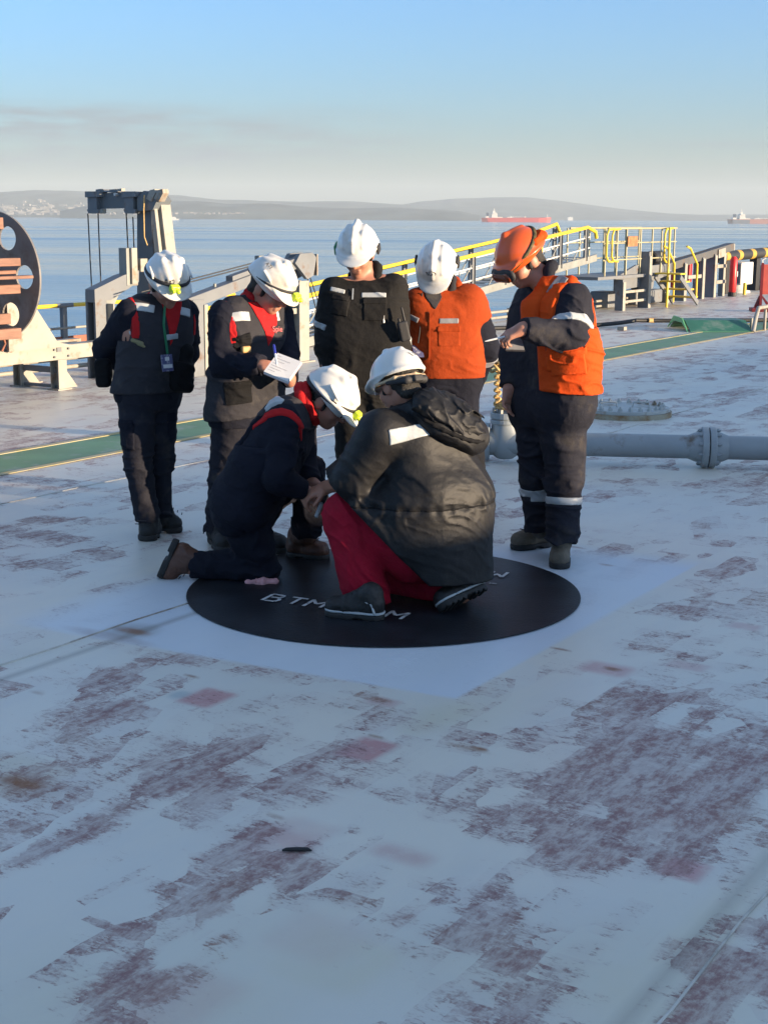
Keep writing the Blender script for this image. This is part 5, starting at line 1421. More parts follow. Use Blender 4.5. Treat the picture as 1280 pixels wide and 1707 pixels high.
# ======== 1: man with his hands behind his back, left
def man_hands_behind():
    p = J(7.98); b = np.array([p(245, 890)[0], 7.98, 0])
    t = person('man standing at the far left with hands behind his back, white helmet and green lanyard', b)
    fB = fN(.55, -.83, 0)
    H = Head(p(277, 473, -.03), fN(.48, -.70, -.42)); neck = p(262, 516, .04)
    SR, SL = p(219, 522, -.10), p(308, 522, .11); HR, HL = p(229, 655, -.06), p(268, 650, .06)
    ER, WR = p(176, 583, .08), p(222, 618, .24); EL, WL = p(312, 588, .26), p(262, 618, .30)
    KR, AR = p(231, 775, -.10), p(247, 868, -.10); KL, AL = p(268, 768, .04), p(266, 862, .06)
    s = Shape(.03); torso(s, SL, SR, HL, HR, fB, ((1, .10, .07), (.8, .08, .11), (.4, .06, .11), (.05, .06, .11)))
    add_head(s, H, neck)
    for S_, E_, W_, sd in ((SR, ER, WR, -1), (SL, EL, WL, 1)):
        s.rc(S_, E_, .052, .042); s.rc(E_, W_, .042, .03)
        add_hand(s, W_, fN(.3 * sd * -1, .2, -.9), fN(0, 1, 0), sd, (.4, .5, .4))
    for H_, K_, A_ in ((HR, KR, AR), (HL, KL, AL)): s.rc(H_, K_, .075, .052); s.rc(K_, A_, .052, .04)
    s.build('body', M_skin, t, .005, b)
    hair(H, t, b); eyes(H, t, b)
    # jacket: torso and sleeves
    j = Shape(.04); torso(j, SL, SR, HL, HR, fB, ((1.0, .105, .070), (.8, .080, .110), (.42, .062, .114), (.0, .070, .126))); nt_ = len(j.p)
    for S_, E_, W_ in ((SR, ER, WR), (SL, EL, WL)): limb(j, S_, E_, W_, (.080, .072, .070, .056))
    j.cut(p(250, 668, 0), (0, 0, -1)); j.disp = folds(.011, (0, .2, 1), 15, 5, 1, .6, [(ER, .12), (SR, .10), (EL, .12)])
    j.build('jacket', M_navy, t, .006, b)
    # work vest
    ax = nrm(SL - SR); v = vest_of(j, nt_, ax, SL, SR, SR[2] - .15, .020, .035, .030); v.cut(p(250, 652, 0), (.0, 0, -1))
    v.build('vest', M_char, t, .006, b)
    # open front: the red shirt
    vee(v, (283, 578), (264, 497), (303, 502), (283, 545), M_rred, t, b)
    patch(v, 286, 561, .075, .03, 4, .010, .10, 'reflective_tape', M_tape, t, b)
    collar(neck_ring(lerp(neck, H.C, .18), H.C - neck, fB, .068, .072, drop=.05), .026, M_rred, t, b)
    patch(v, 237, 512, .13, .048, -4, .005, .08, 'reflective_tape', M_tape, t, b); patch(v, 305, 519, .10, .048, -14, .005, .08, 'reflective_tape', M_tape, t, b)
    armhole_trim(v, 0, M_rred, t, b); armhole_trim(v, 1, M_rred, t, b, .014)
    patch(j, 221, 554, .035, .028, 30, .004, .05, 'reflective_tape', M_tape, t, b)
    # trousers
    q = Shape(.04); q.rc(HR, HL, .125, .125, .05)
    limb(q, HR + [0, 0, -.03], KR, AR, (.108, .080, .077, .072)); limb(q, HL + [0, 0, -.03], KL, AL, (.104, .076, .072, .066))
    q.disp = folds(.011, (0, 0, 1), 15, 6, 5, .7, [(KR, .12), (KL, .12), (AR, .12), (AL, .12), (lerp(HL, HR, .5) - [0, 0, .1], .12)]); q.build('trousers', M_navyl, t, .006, b)
    pocket(q, 209, 725, .11, .17, M_navy, t, b, 3); pocket(q, 287, 710, .06, .15, M_navy, t, b, 0)
    g1, g2 = gp(240, 903), gp(276, 886)
    boot(t, b, AR * [1, 1, 0] + [.03, .06, 0], g1 * [1, 1, 0], AR, M_bootb)
    boot(t, b, AL * [1, 1, 0] + [-.05, .03, 0], gp(304, 887), AL, M_bootb)
    sH, o, W, Rh = helmet(H, t, b, style='vent', tilt=-.1)
    head_strap(H, t, b, o, -.1, .060); head_lamp(H, o, b, -.1, (.03, .150, .072))
    decal(sH, 283, 470, 'A42', .035, 5, M_band, o, b)
    # pouches, lanyard, gloves in the pocket
    po = Shape(.02).bx(p(173, 622, .0), (.045, .04, .082), np.eye(3), .03); po.disp = folds(.006, (0, 0, 1), 12, 9, 3); po.build('pouch', M_blk, t, .005, b)
    po = Shape(.03).bx(p(300, 628, -.02), (.075, .06, .085), frame(fB), .04).rc(p(310, 585, .0), p(303, 612, .0), .045, .05); po.disp = folds(.012, (0, 0, 1), 11, 7, 8); po.build('belt_bag', M_blk, t, .005, b)
    g_, gn = hit(v, 231, 571)
    gl = Shape(.008).rc(g_ - np.array([.03, 0, -.012]), g_ + [.02, 0, -.004], .012, .010).rc(g_ + [.0, 0, -.008], g_ + [.032, 0, -.022], .009, .007); gl.build('glove', mat('pale_glove', (.20, .18, .09), .8), t, .004, b)
    P1, _ = hit(v, 274, 505); P2, n2 = hit(v, 277, 590); P3, _ = hit(v, 271, 540)
    mb = MB(); mb.bar(P1 + n2 * .01, P3 + n2 * .012, .014, .004, up=n2); mb.bar(P3 + n2 * .012, P2 + n2 * .014, .014, .004, up=n2)
    mb.build('lanyard', M_green_l, t, offset=b)
    bc = at(279, 605, P2[1] - .03); Rb = frame(-n2)
    bd = MB(); bd.hull8(bc, Rb[0] * .038, Rb[1] * .003, Rb[2] * .046, .002); bdo = bd.build('badge', M_card, t, offset=b)
    mb = MB(); mb.hull8(bc - Rb[1] * .0042 - Rb[2] * .018, Rb[0] * .030, Rb[1] * .001, Rb[2] * .010); mb.hull8(bc - Rb[1] * .0042 + Rb[2] * .022, Rb[0] * .014, Rb[1] * .001, Rb[2] * .010); mb.build('badge_print', M_paper, bdo, offset=b)

# ======== 2: the note taker
def man_with_notebook():
    p = J(7.78); b = np.array([p(410, 905)[0], 7.78, 0])
    t = person('man in grey vest and red shirt writing in a white notebook', b)
    fB = fN(.72, -.69, 0)
    H = Head(p(449, 480, -.03), fN(.78, -.42, -.46)); neck = p(425, 518, .03)
    SR, SL = p(372, 527, -.12), p(465, 522, .12); HR, HL = p(388, 690, -.07), p(430, 685, .08)
    ER, WR = p(372, 604, -.17), p(437, 610, -.30); EL, WL = p(478, 588, .06), p(483, 632, -.20)
    KR, AR = p(376, 800, -.04), p(364, 888, .0); KL, AL = p(425, 800, .06), p(425, 893, .05)
    s = Shape(.03); torso(s, SL, SR, HL, HR, fB, ((1, .10, .07), (.8, .08, .11), (.4, .06, .11), (.05, .06, .11)))
    add_head(s, H, neck)
    for S_, E_, W_ in ((SR, ER, WR), (SL, EL, WL)): s.rc(S_, E_, .052, .042); s.rc(E_, W_, .042, .030)
    add_hand(s, WR, fN(.96, -.10, .03), fN(.1, .3, -.95), 1, (.55, .75, .6), .03, (.35, .85, .35))
    add_hand(s, WL, fN(-.05, -.35, .9), fN(-.9, .1, .3), -1, (.7, .9, .6), .04, (.5, .8, .2))
    for H_, K_, A_ in ((HR, KR, AR), (HL, KL, AL)): s.rc(H_, K_, .075, .052); s.rc(K_, A_, .052, .04)
    s.build('body', M_skin, t, .0048, b); hair(H, t, b); eyes(H, t, b)
    j = Shape(.04); torso(j, SL, SR, HL, HR, fB, ((1.0, .105, .072), (.8, .09, .118), (.42, .075, .134), (.0, .085, .148))); nt_ = len(j.p)
    limb(j, SR, ER, WR, (.084, .078, .074, .054)); limb(j, SL, EL, WL, (.078, .066, .062, .050))
    j.cut(p(400, 708, 0), (0, 0, -1)); j.disp = folds(.012, (.45, 0, 1), 15, 5, 11, .6, [(ER, .14), (SR, .08), (lerp(ER, WR, .6), .1)]); j.build('jacket', M_navy, t, .006, b)
    ax = nrm(SL - SR); v = vest_of(j, nt_, ax, SL, SR, SR[2] - .16, .020, .035, .025); v.cut(p(400, 692, 0), (.1, 0, -1)); v.build('vest', M_char, t, .006, b)
    # V of red shirt
    vee(v, (447, 578), (399, 492), (467, 505), (437, 545), M_rred, t, b)
    upn = nrm(H.C - neck)
    collar(neck_ring(lerp(neck, H.C, .10), upn, fB, .078, .085, drop=.06), .030, M_rred, t, b)
    collar(neck_ring(lerp(neck, H.C, .50) - fB * .01, upn, fB, .074, .078, drop=.07), .022, M_rred, t, b, name='collar_fold')
    patch(v, 396, 528, .135, .052, 8, .005, .08, 'reflective_tape', M_tape, t, b); patch(v, 457, 527, .07, .055, 0, .005, .08, 'reflective_tape', M_tape, t, b)
    armhole_trim(v, 0, M_rred, t, b); armhole_trim(v, 1, M_rred, t, b, .015)
    pocket(v, 463, 555, .09, .085, M_char, t, b, -4); pocket(v, 404, 572, .10, .08, M_blk, t, b, 4)
    pocket(v, 398, 655, .15, .12, M_blk, t, b, 4)
    decal(v, 461, 549, 'Spie', .042, -4, mat('red_white_stitching', (.60, .12, .12), .7), t, b, off=.014)
    cs = Shape(.008).bx(hit(v, 411, 582)[0] + np.array([0, -.02, 0]), (.03, .012, .018), frame(fB), .008); cs.build('pocket_case', M_tan, t, .004, b)
    q = Shape(.04); q.rc(HR, HL, .125, .125, .05)
    limb(q, HR, KR, AR, (.115, .090, .088, .080)); limb(q, HL, KL, AL, (.11, .085, .082, .076))
    q.disp = folds(.011, (0, 0, 1), 15, 6, 15, .7, [(KR, .12), (AR, .14), (AL, .14)]); q.build('trousers', M_navyl, t, .006, b)
    boot(t, b, AR * [1, 1, 0] + [-.03, .07, 0], gp(378, 922) * [1, 1, 0], AR, M_bootb); boot(t, b, AL * [1, 1, 0] + [-.06, .02, 0], gp(474, 924), AL, M_bootb)
    sH, o, W, Rh = helmet(H, t, b, style='vent', tilt=-.12); head_lamp(H, o, b, -.12, (-.02, .152, .052)); head_strap(H, t, b, o, -.12, .050, .008)
    decal(sH, 449, 444, 'ATI', .03, -38, M_band, o, b)
    # notebook and pen: held, so things of their own
    nb = [at(463, 589, 7.40), at(503, 604, 7.34), at(480, 637, 7.22), at(440, 620, 7.28)]
    ctr = sum(nb) / 4; n = nrm(np.cross(nb[1] - nb[0], nb[3] - nb[0])); n = n if n[2] > 0 else -n
    T = thing('notebook', 'open white notebook held by the man in the red shirt and grey vest', 'notebook', ctr)
    MB().prism([x - n * .010 for x in nb], n * .014).build('pages', M_paper, T, offset=ctr)
    big = [ctr + (x - ctr) * 1.03 - n * .013 for x in nb]
    MB().prism(big, n * .003).build('cover', mat('pink_cover', (.55, .40, .40), .6), T, offset=ctr)
    ru = MB()
    for k in range(7):
        a_, c_ = lerp(nb[0], nb[3], .12 + k * .12) + n * .0055, lerp(nb[1], nb[2], .12 + k * .12) + n * .0055
        ru.bar(lerp(a_, c_, .08), lerp(a_, c_, .25 + .6 * ((k * 37) % 10) / 10), .0010, .0006, up=n)
    ru.build('handwriting', M_tapeg, T, offset=ctr)
    a_, c_ = at(462, 610, 7.24), at(457, 577, 7.32)
    T = thing('pen', 'blue pen held in the right hand over the white notebook', 'pen', a_)
    MB().tube([a_, lerp(a_, c_, .1), c_], [.002, .005, .006], 10).build('barrel', M_paper, T, offset=a_)
    MB().tube([lerp(a_, c_, .6), c_, c_ + (c_ - a_) * .08], [.0065, .007, .004], 10).build('cap', M_penb, T, offset=a_)

# ======== 3: man in the black coverall
def man_in_black():
    p = J(8.35); b = np.array([p(612, 870)[0], 8.35, 0])
    t = person('stocky man in black coverall at the back, white ribbed helmet, looking down', b)
    fB = fN(-.12, -.99, 0)
    H = Head(p(597, 422, -.02), fN(-.20, -.90, -.38)); neck = p(612, 462, .03)
    SR, SL = p(557, 486, .0), p(656, 480, .0); HR, HL = p(583, 640, -.0), p(628, 640, .0)
    ER, WR = p(546, 545, .03), p(541, 592, -.02); EL, WL = p(660, 545, .02), p(657, 590, -.06)
    KR, AR = p(588, 750, -.03), p(590, 852, .0); KL, AL = p(632, 750, -.0), p(638, 850, .0)
    s = Shape(.03); torso(s, SL, SR, HL, HR, fB, ((1, .11, .07), (.8, .09, .12), (.4, .08, .13), (.05, .06, .11)))
    add_head(s, H, neck)
    for S_, E_, W_, sd in ((SR, ER, WR, -1), (SL, EL, WL, 1)):
        s.rc(S_, E_, .055, .045); s.rc(E_, W_, .045, .031); add_hand(s, W_, fN(.05 * sd, -.1, -1), fN(-sd, 0, 0), sd, (.3, .35, .3))
    for H_, K_, A_ in ((HR, KR, AR), (HL, KL, AL)): s.rc(H_, K_, .08, .055); s.rc(K_, A_, .055, .04)
    s.build('body', M_skin, t, .005, b); hair(H, t, b); eyes(H, t, b); glasses(H, t, b)
    j = Shape(.045); torso(j, SL, SR, HL, HR, fB, ((1.0, .095, .060), (.82, .105, .132), (.42, .098, .160), (.05, .085, .150)))
    limb(j, SR, ER, WR, (.086, .074, .070, .058)); limb(j, SL, EL, WL, (.086, .074, .072, .060))
    limb(j, HR, KR, AR, (.120, .095, .09, .085)); limb(j, HL, KL, AL, (.120, .095, .09, .085))
    j.disp = folds(.010, (.35, .1, .9), 13, 5, 21, .6, [(ER, .12), (EL, .12), (SL - [.05, 0, .08], .10), (lerp(HL, HR, .5), .14), (KR, .12), (KL, .12)]); j.build('coverall', M_blkc, t, .006, b)
    collar(neck_ring(lerp(neck, H.C, .22), H.C - neck, fB, .075, .078, drop=.07), .026, M_blkc, t, b)
    patch(j, 563, 484, .085, .026, -14, .004, .06, 'reflective_tape', M_tape, t, b); patch(j, 623, 492, .14, .030, 1, .004, .06, 'reflective_tape', M_tape, t, b)
    pocket(j, 625, 515, .13, .13, M_blkc, t, b, 0); pocket(j, 567, 508, .10, .12, M_blkc, t, b, -8)
    P, _ = hit(j, 589, 482); P2, n2 = hit(j, 588, 500); mb = MB(); mb.bar(P + n2 * .012, P2 + n2 * .01, .007, .003, up=n2); mb.build('zip', M_tape, t, offset=b)
    ring(j, lerp(SR, ER, .92), ER - SR, .018, .11, .004, 'reflective_tape', M_tape, t, b); ring(j, lerp(EL, WL, .45), WL - EL, .018, .10, .004, 'reflective_tape', M_tape, t, b)
    patch(j, 640, 531, .012, .05, 0, .006, .05, 'pocket_pen', M_paper, t, b)
    for A_ in (AR, AL): boot(t, b, A_ * [1, 1, 0] + [.0, .08, 0], A_ * [1, 1, 0] + [-.03, -.20, 0], A_, M_bootb)
    sH, o, W, Rh = helmet(H, t, b, style='vee', tilt=-.08, peak=1.05)
    lc, Wl, Rl = helmet_outer(H, -.08)
    lug_ = Shape(.01).bx(Wl(.122, .0, .03), (.010, .035, .03), Rl, .008); lug_.build('ear_clip', M_green_l, o, .004, b); Shape(.01).bx(Wl(-.122, .0, .03), (.008, .03, .025), Rl, .008).build('ear_clip', M_band, o, .004, b)
    rd = hit(j, 664, 548)[0] + np.array([.03, -.05, -.01])
    T = thing('radio', 'black handheld radio clipped between the black coverall and the orange vest', 'radio', rd)
    Rr = frame(fN(.2, -1, 0), fN(-.25, 0, 1))
    o_ = Shape(.01).bx(rd, (.030, .020, .058), Rr, .012).build('case', M_band, T, .004, rd); Shape(.004).rc(rd + Rr[2] * .05 - Rr[0] * .018, rd + Rr[2] * .13 - Rr[0] * .018, .008, .006).build('antenna', M_black, T, .003, rd)
    Shape(.004).rc(rd + Rr[2] * .05 + Rr[0] * .012, rd + Rr[2] * .072 + Rr[0] * .012, .008).build('knob', M_black, T, .003, rd)

# ======== 4: man in the orange jacket
def man_in_orange_jacket():
    p = J(8.55); b = np.array([p(755, 860)[0], 8.55, 0])
    t = person('man in orange jacket with black sleeves, face hidden under a white ribbed helmet', b)
    fB = fN(-.22, -.97, 0)
    H = Head(p(729, 450, -.03), fN(-.17, -.70, -.69)); neck = p(742, 486, .04)
    SR, SL = p(697, 508, -.02), p(782, 503, .03); HR, HL = p(722, 640, 0), p(766, 640, .02)
    ER, WR = p(684, 572, .06), p(700, 622, .16); EL, WL = p(810, 580, .04), p(790, 640, .20)
    KR, AR = p(728, 750, -.02), p(730, 842, .02); KL, AL = p(772, 750, .0), p(776, 840, .03)
    s = Shape(.03); torso(s, SL, SR, HL, HR, fB, ((1, .10, .07), (.8, .09, .115), (.4, .07, .12), (.05, .06, .11)))
    add_head(s, H, neck)
    for S_, E_, W_, sd in ((SR, ER, WR, -1), (SL, EL, WL, 1)):
        s.rc(S_, E_, .054, .045); s.rc(E_, W_, .045, .031); add_hand(s, W_, fN(-.3 * sd, .2, -.9), fN(0, 1, 0), sd, (.4, .5, .4))
    for H_, K_, A_ in ((HR, KR, AR), (HL, KL, AL)): s.rc(H_, K_, .08, .055); s.rc(K_, A_, .055, .04)
    s.build('body', M_skin, t, .005, b); hair(H, t, b); eyes(H, t, b)
    j = Shape(.045); torso(j, SL, SR, HL, HR, fB, ((1.0, .085, .058), (.82, .082, .118), (.42, .072, .136), (.05, .072, .138))); nt_ = len(j.p)
    limb(j, SR, ER, WR, (.088, .078, .074, .058)); limb(j, SL, EL, WL, (.096, .086, .080, .060))
    limb(j, HR, KR, AR, (.120, .092, .088, .080)); limb(j, HL, KL, AL, (.120, .092, .088, .080))
    j.disp = folds(.010, (.3, .1, 1), 14, 5, 31, .6, [(EL, .12), (lerp(HL, HR, .5) + [0, 0, .08], .14)]); j.build('coverall', M_navy, t, .006, b)
    ax = nrm(SL - SR); v = Shape(.045); v.p = list(j.p[:nt_]); v.off = .014
    v.rc(SL, lerp(SL, EL, .40), .092, .088, .05, flat=True); v.rc(SR, lerp(SR, ER, .42), .086, .080, .05, flat=True)
    v.cut(p(745, 628, 0), (0, 0, -1)); v.disp = j.disp; v.build('jacket', M_orgd, t, .006, b)
    collar(neck_ring(lerp(neck, H.C, .15) - fB * .01, H.C - neck, fB, .080, .082, drop=.09), .026, M_orgd, t, b, hres=.005)
    collar(neck_ring(lerp(neck, H.C, .45), H.C - neck, fB, .066, .068, drop=.06), .020, M_char, t, b, name='scarf')
    P, n = hit(v, 722, 495); c = Clip(v, P, frame(-n), (.05, .10, .075), .006)
    c.cuts.append(lambda Q, P=P, ax=ax: np.abs((Q - P) @ ax) - .052 - ((Q - P)[:, 2]) * .7); c.build('inner_front', M_char, t, .005, b)
    patch(v, 748, 535, .115, .030, 0, .005, .06, 'grey_tape', M_tapeg, t, b); patch(v, 690, 531, .06, .030, -22, .005, .06, 'grey_tape', M_tapeg, t, b)
    pocket(v, 748, 560, .13, .12, M_orgd, t, b, 0, off=.006)
    P, n = hit(v, 717, 520); P2, n2 = hit(v, 716, 600); mb = MB(); mb.bar(P + n * .01, P2 + n2 * .01, .010, .005, up=n); mb.build('front_placket', M_orgd, t, offset=b)
    ring(j, lerp(EL, WL, .22), WL - EL, .028, .11, .004, 'grey_tape', M_tapeg, t, b)
    a1, n = hit(v, 703, 490); a2, _ = hit(v, 699, 555); a3, _ = hit(v, 696, 575)
    mb = MB(); mb.tube([a1 + n * .012, a2 + n * .014, a3 + n * .016], .004, 6); ly = mb.build('lanyard', M_band, t, offset=b)
    bc = a3 + n * .02 + np.array([.0, 0, -.05]); Rb = frame(-n); mb = MB(); mb.hull8(bc, Rb[0] * .03, Rb[1] * .003, Rb[2] * .045, .002); mb.build('badge', M_card, t, offset=b)
    for A_ in (AR, AL): boot(t, b, A_ * [1, 1, 0] + [.0, .08, 0], A_ * [1, 1, 0] + [-.05, -.20, 0], A_, M_bootb)
    sH, o, W, Rh = helmet(H, t, b, style='vee', tilt=-.08, peak=1.1); lc, Wl, Rl = helmet_outer(H, -.08)
    for q in (-1, 1): Shape(.01).bx(Wl(q * .123, -.03, .04), (.008, .03, .03), Rl, .008).build('ear_clip', M_band, o, .004, b)
    decal(sH, 716, 456, '(BC)', .036, -3, M_band, o, b)

# ======== 5: man in the bright orange vest, right
def man_in_orange_vest():
    p = J(7.45); b = np.array([p(912, 925)[0], 7.45, 0])
    t = person('big man in bright orange vest and orange helmet with goggles, standing at the right', b)
    fB = fN(-.85, -.53, 0)
    H = Head(p(871, 434, .0), fN(-.76, -.42, -.50)); neck = p(905, 468, .0)
    SR, SL = p(882, 500, .16), p(953, 502, -.14); HR, HL = p(898, 665, .10), p(938, 665, -.08)
    ER, WR = p(856, 590, .15), p(850, 645, .06); EL, WL = p(950, 562, -.24), p(872, 548, -.36)
    KR, AR = p(892, 795, .05), p(900, 882, .10); KL, AL = p(940, 800, -.10), p(936, 905, -.14)
    s = Shape(.03); torso(s, SL, SR, HL, HR, fB, ((1, .11, .08), (.8, .10, .13), (.4, .09, .15), (.05, .08, .13)))
    add_head(s, H, neck)
    for S_, E_, W_ in ((SR, ER, WR), (SL, EL, WL)): s.rc(S_, E_, .058, .048); s.rc(E_, W_, .048, .034)
    add_hand(s, WR, fN(-.15, -.15, -1), fN(.4, -.5, 0), 1, (.35, .45, .4))
    add_hand(s, WL, fN(-.90, -.10, -.38), fN(.1, .35, -.9), 1, (.55, .8, .6), .03, (.3, .9, .4))
    for H_, K_, A_ in ((HR, KR, AR), (HL, KL, AL)): s.rc(H_, K_, .085, .06); s.rc(K_, A_, .06, .045)
    s.build('body', M_skin, t, .0048, b); hair(H, t, b); eyes(H, t, b); glasses(H, t, b)
    j = Shape(.045); torso(j, SL, SR, HL, HR, fB, ((1.0, .11, .082), (.82, .105, .150), (.42, .11, .176), (-.02, .11, .182))); nt_ = len(j.p)
    limb(j, SR, ER, WR, (.084, .074, .070, .058)); limb(j, SL, EL, WL, (.096, .084, .080, .058))
    limb(j, HR, KR, AR, (.120, .092, .086, .080)); limb(j, HL, KL, AL, (.132, .100, .093, .088))
    j.disp = folds(.012, (.2, .1, 1), 14, 5, 41, .6, [(EL, .16), (KL, .16), (KR, .14), (AL, .14), (AR, .14), (lerp(HL, HR, .5) - [0, 0, .12], .16)]); j.build('coverall', M_navyl, t, .006, b)
    ax = nrm(SL - SR); v = vest_of(j, nt_, ax, SL, SR, SL[2] - .13, .026, .01, .0)
    v.cut(p(925, 646, 0), (-.06, 0, -1));
    v.cuts.append(lambda P, q=p(896, 600, -.2): (P - q) @ nrm(np.array([-1.0, .10, -.08])))
    v.disp = folds(.016, (.25, .1, 1), 13, 5, 44, .5, [(p(930, 590, -.25), .16), (p(985, 600, -.1), .14)], .5); v.build('vest', M_org, t, .006, b)
    # shoulder strap of the vest with grey stripes and a round badge
    st = Shape(.03).chain([SL - ax * .02 + [0, 0, .085], lerp(SL, SR, .30) + fB * .06 + [0, 0, .07], lerp(SL, SR, .36) + fB * .155 - [0, 0, .03], lerp(SL, SR, .30) + fB * .18 - [0, 0, .14]], [.045, .055, .050, .050]); st.disp = folds(.006, (0, 0, 1), 10, 8, 43); st.build('vest_strap', M_org, t, .005, b)
    sc_ = Shape(.03).chain([SL + ax * .06 + [0, 0, .06], SL - ax * .05 + [0, 0, .09]], [.03, .05]); 
    patch(st, 925, 473, .12, .03, 60, .005, .08, 'grey_tape', M_tapeg, t, b); patch(st, 934, 476, .10, .03, 60, .005, .08, 'grey_tape', M_tapeg, t, b)
    P, n = hit(st, 911, 500); mb = MB(); mb.disc(P + n * .006, n, .028, .006, 24); bo = mb.build('badge', M_tape, t, offset=b); mb = MB(); mb.disc(P + n * .0098, n, .018, .001, 20); mb.build('badge_mark', M_tapeg, bo, offset=b)
    for (px, py, w, h, r) in ((945, 603, .17, .13, 8), (925, 598, .09, .12, 6)): pocket(v, px, py, w, h, M_org, t, b, r, off=.022)
    for px, py, w, h, r in ((914, 585, .035, .055, 20), (967, 586, .022, .06, 8), (948, 575, .10, .010, 6)): patch(v, px, py, w, h, r, .006, .05, 'pocket_slit_shade', mat('pocket_shadow_red', (.22, .02, .004), .9), t, b)  # dark red patches paint the shade inside the pocket slits
    collar(neck_ring(lerp(neck, H.C, .15), H.C - neck, fB, .082, .088, drop=.07), .028, M_navyl, t, b)
    ring(j, lerp(SL, EL, .62), EL - SL, .020, .13, .004, 'reflective_tape', M_tape, t, b)
    ring(j, lerp(KR, AR, .22), AR - KR, .020, .15, .004, 'reflective_tape', M_tape, t, b); ring(j, lerp(KL, AL, .32), AL - KL, .020, .16, .004, 'reflective_tape', M_tape, t, b)
    boot(t, b, gp(914, 912) + [.01, .03, 0], gp(853, 917), AR, M_boott); boot(t, b, gp(935, 925) + [0, .05, 0], gp(932, 950), AL, M_boott)
    sH, o, W, Rh = helmet(H, t, b, M_helo, 'plain', -.05, .72)
    hs, Wl, Rl = helmet_outer(H, -.05)
    # goggles pushed up on the peak, their strap, the orange neck flap
    go = Shape(.012).rc(Wl(-.06, .136, .002), Wl(.06, .136, .002), .036, .036, sq=(Rl[1], .55)).rc(Wl(-.03, .142, .002), Wl(.03, .142, .002), .038, .038, sq=(Rl[1], .55)); g_ = go.build('goggles', M_band, o, .004, b)
    gl = Shape(.01).rc(Wl(-.05, .155, -.004), Wl(.05, .155, -.004), .028, .028, sq=(Rl[1], .4)); gl.build('goggle_lens', mat('amber_lens', (.16, .035, .012), .12), o, .0035, b)
    a = rot_about(Rl[2], Rl[0], -.42); c = Wl(0, 0, .070); y = np.cross(a, Rl[0])
    Clip(hs, c, np.array([Rl[0], y, a]), (.2, .2, .009), .006).build('goggle_strap', mat('black_yellow_webbing', (.06, .045, .01), .7, var=.9, vscale=60), o, .004, b)
    fl = Shape(.02).chain([Wl(.10, -.05, .075), Wl(.06, -.12, .07), Wl(-.06, -.12, .07), Wl(-.10, -.05, .075)], [.020, .028, .028, .020]); fl.disp = folds(.008, Rl[2], 20, 12, 7); fl.build('neck_flap', M_org, o, .004, b)
    # paper and pen in the raised hand
    hd = WL + fN(-.90, -.10, -.38) * .10
    a1 = at(808, 569, hd[1] - .02)
    T = thing('pen', 'white pen held out by the man in the bright orange vest', 'pen', a1)
    MB().tube([a1, lerp(a1, hd, .2), hd + [0.0, 0, .0]], [.002, .0045, .0055], 8).build('barrel', M_paper, T, offset=a1)
    pc = at(856, 575, hd[1] + .06); 
    T = thing('notepad', 'small dark notepad under the raised hand of the man in the orange vest', 'notepad', pc)
    MB().hull8(pc, fN(-1, -.2, .05) * .05, fN(-.1, .6, .55) * .04, fN(0, -.5, .8) * .005, .002).build('cover', M_char, T, offset=pc)
    MB().hull8(pc + fN(0, -.5, .8) * .007, fN(-1, -.2, .05) * .047, fN(-.1, .6, .55) * .037, fN(0, -.5, .8) * .002).build('pages', M_tapeg, T, offset=pc)
    return t

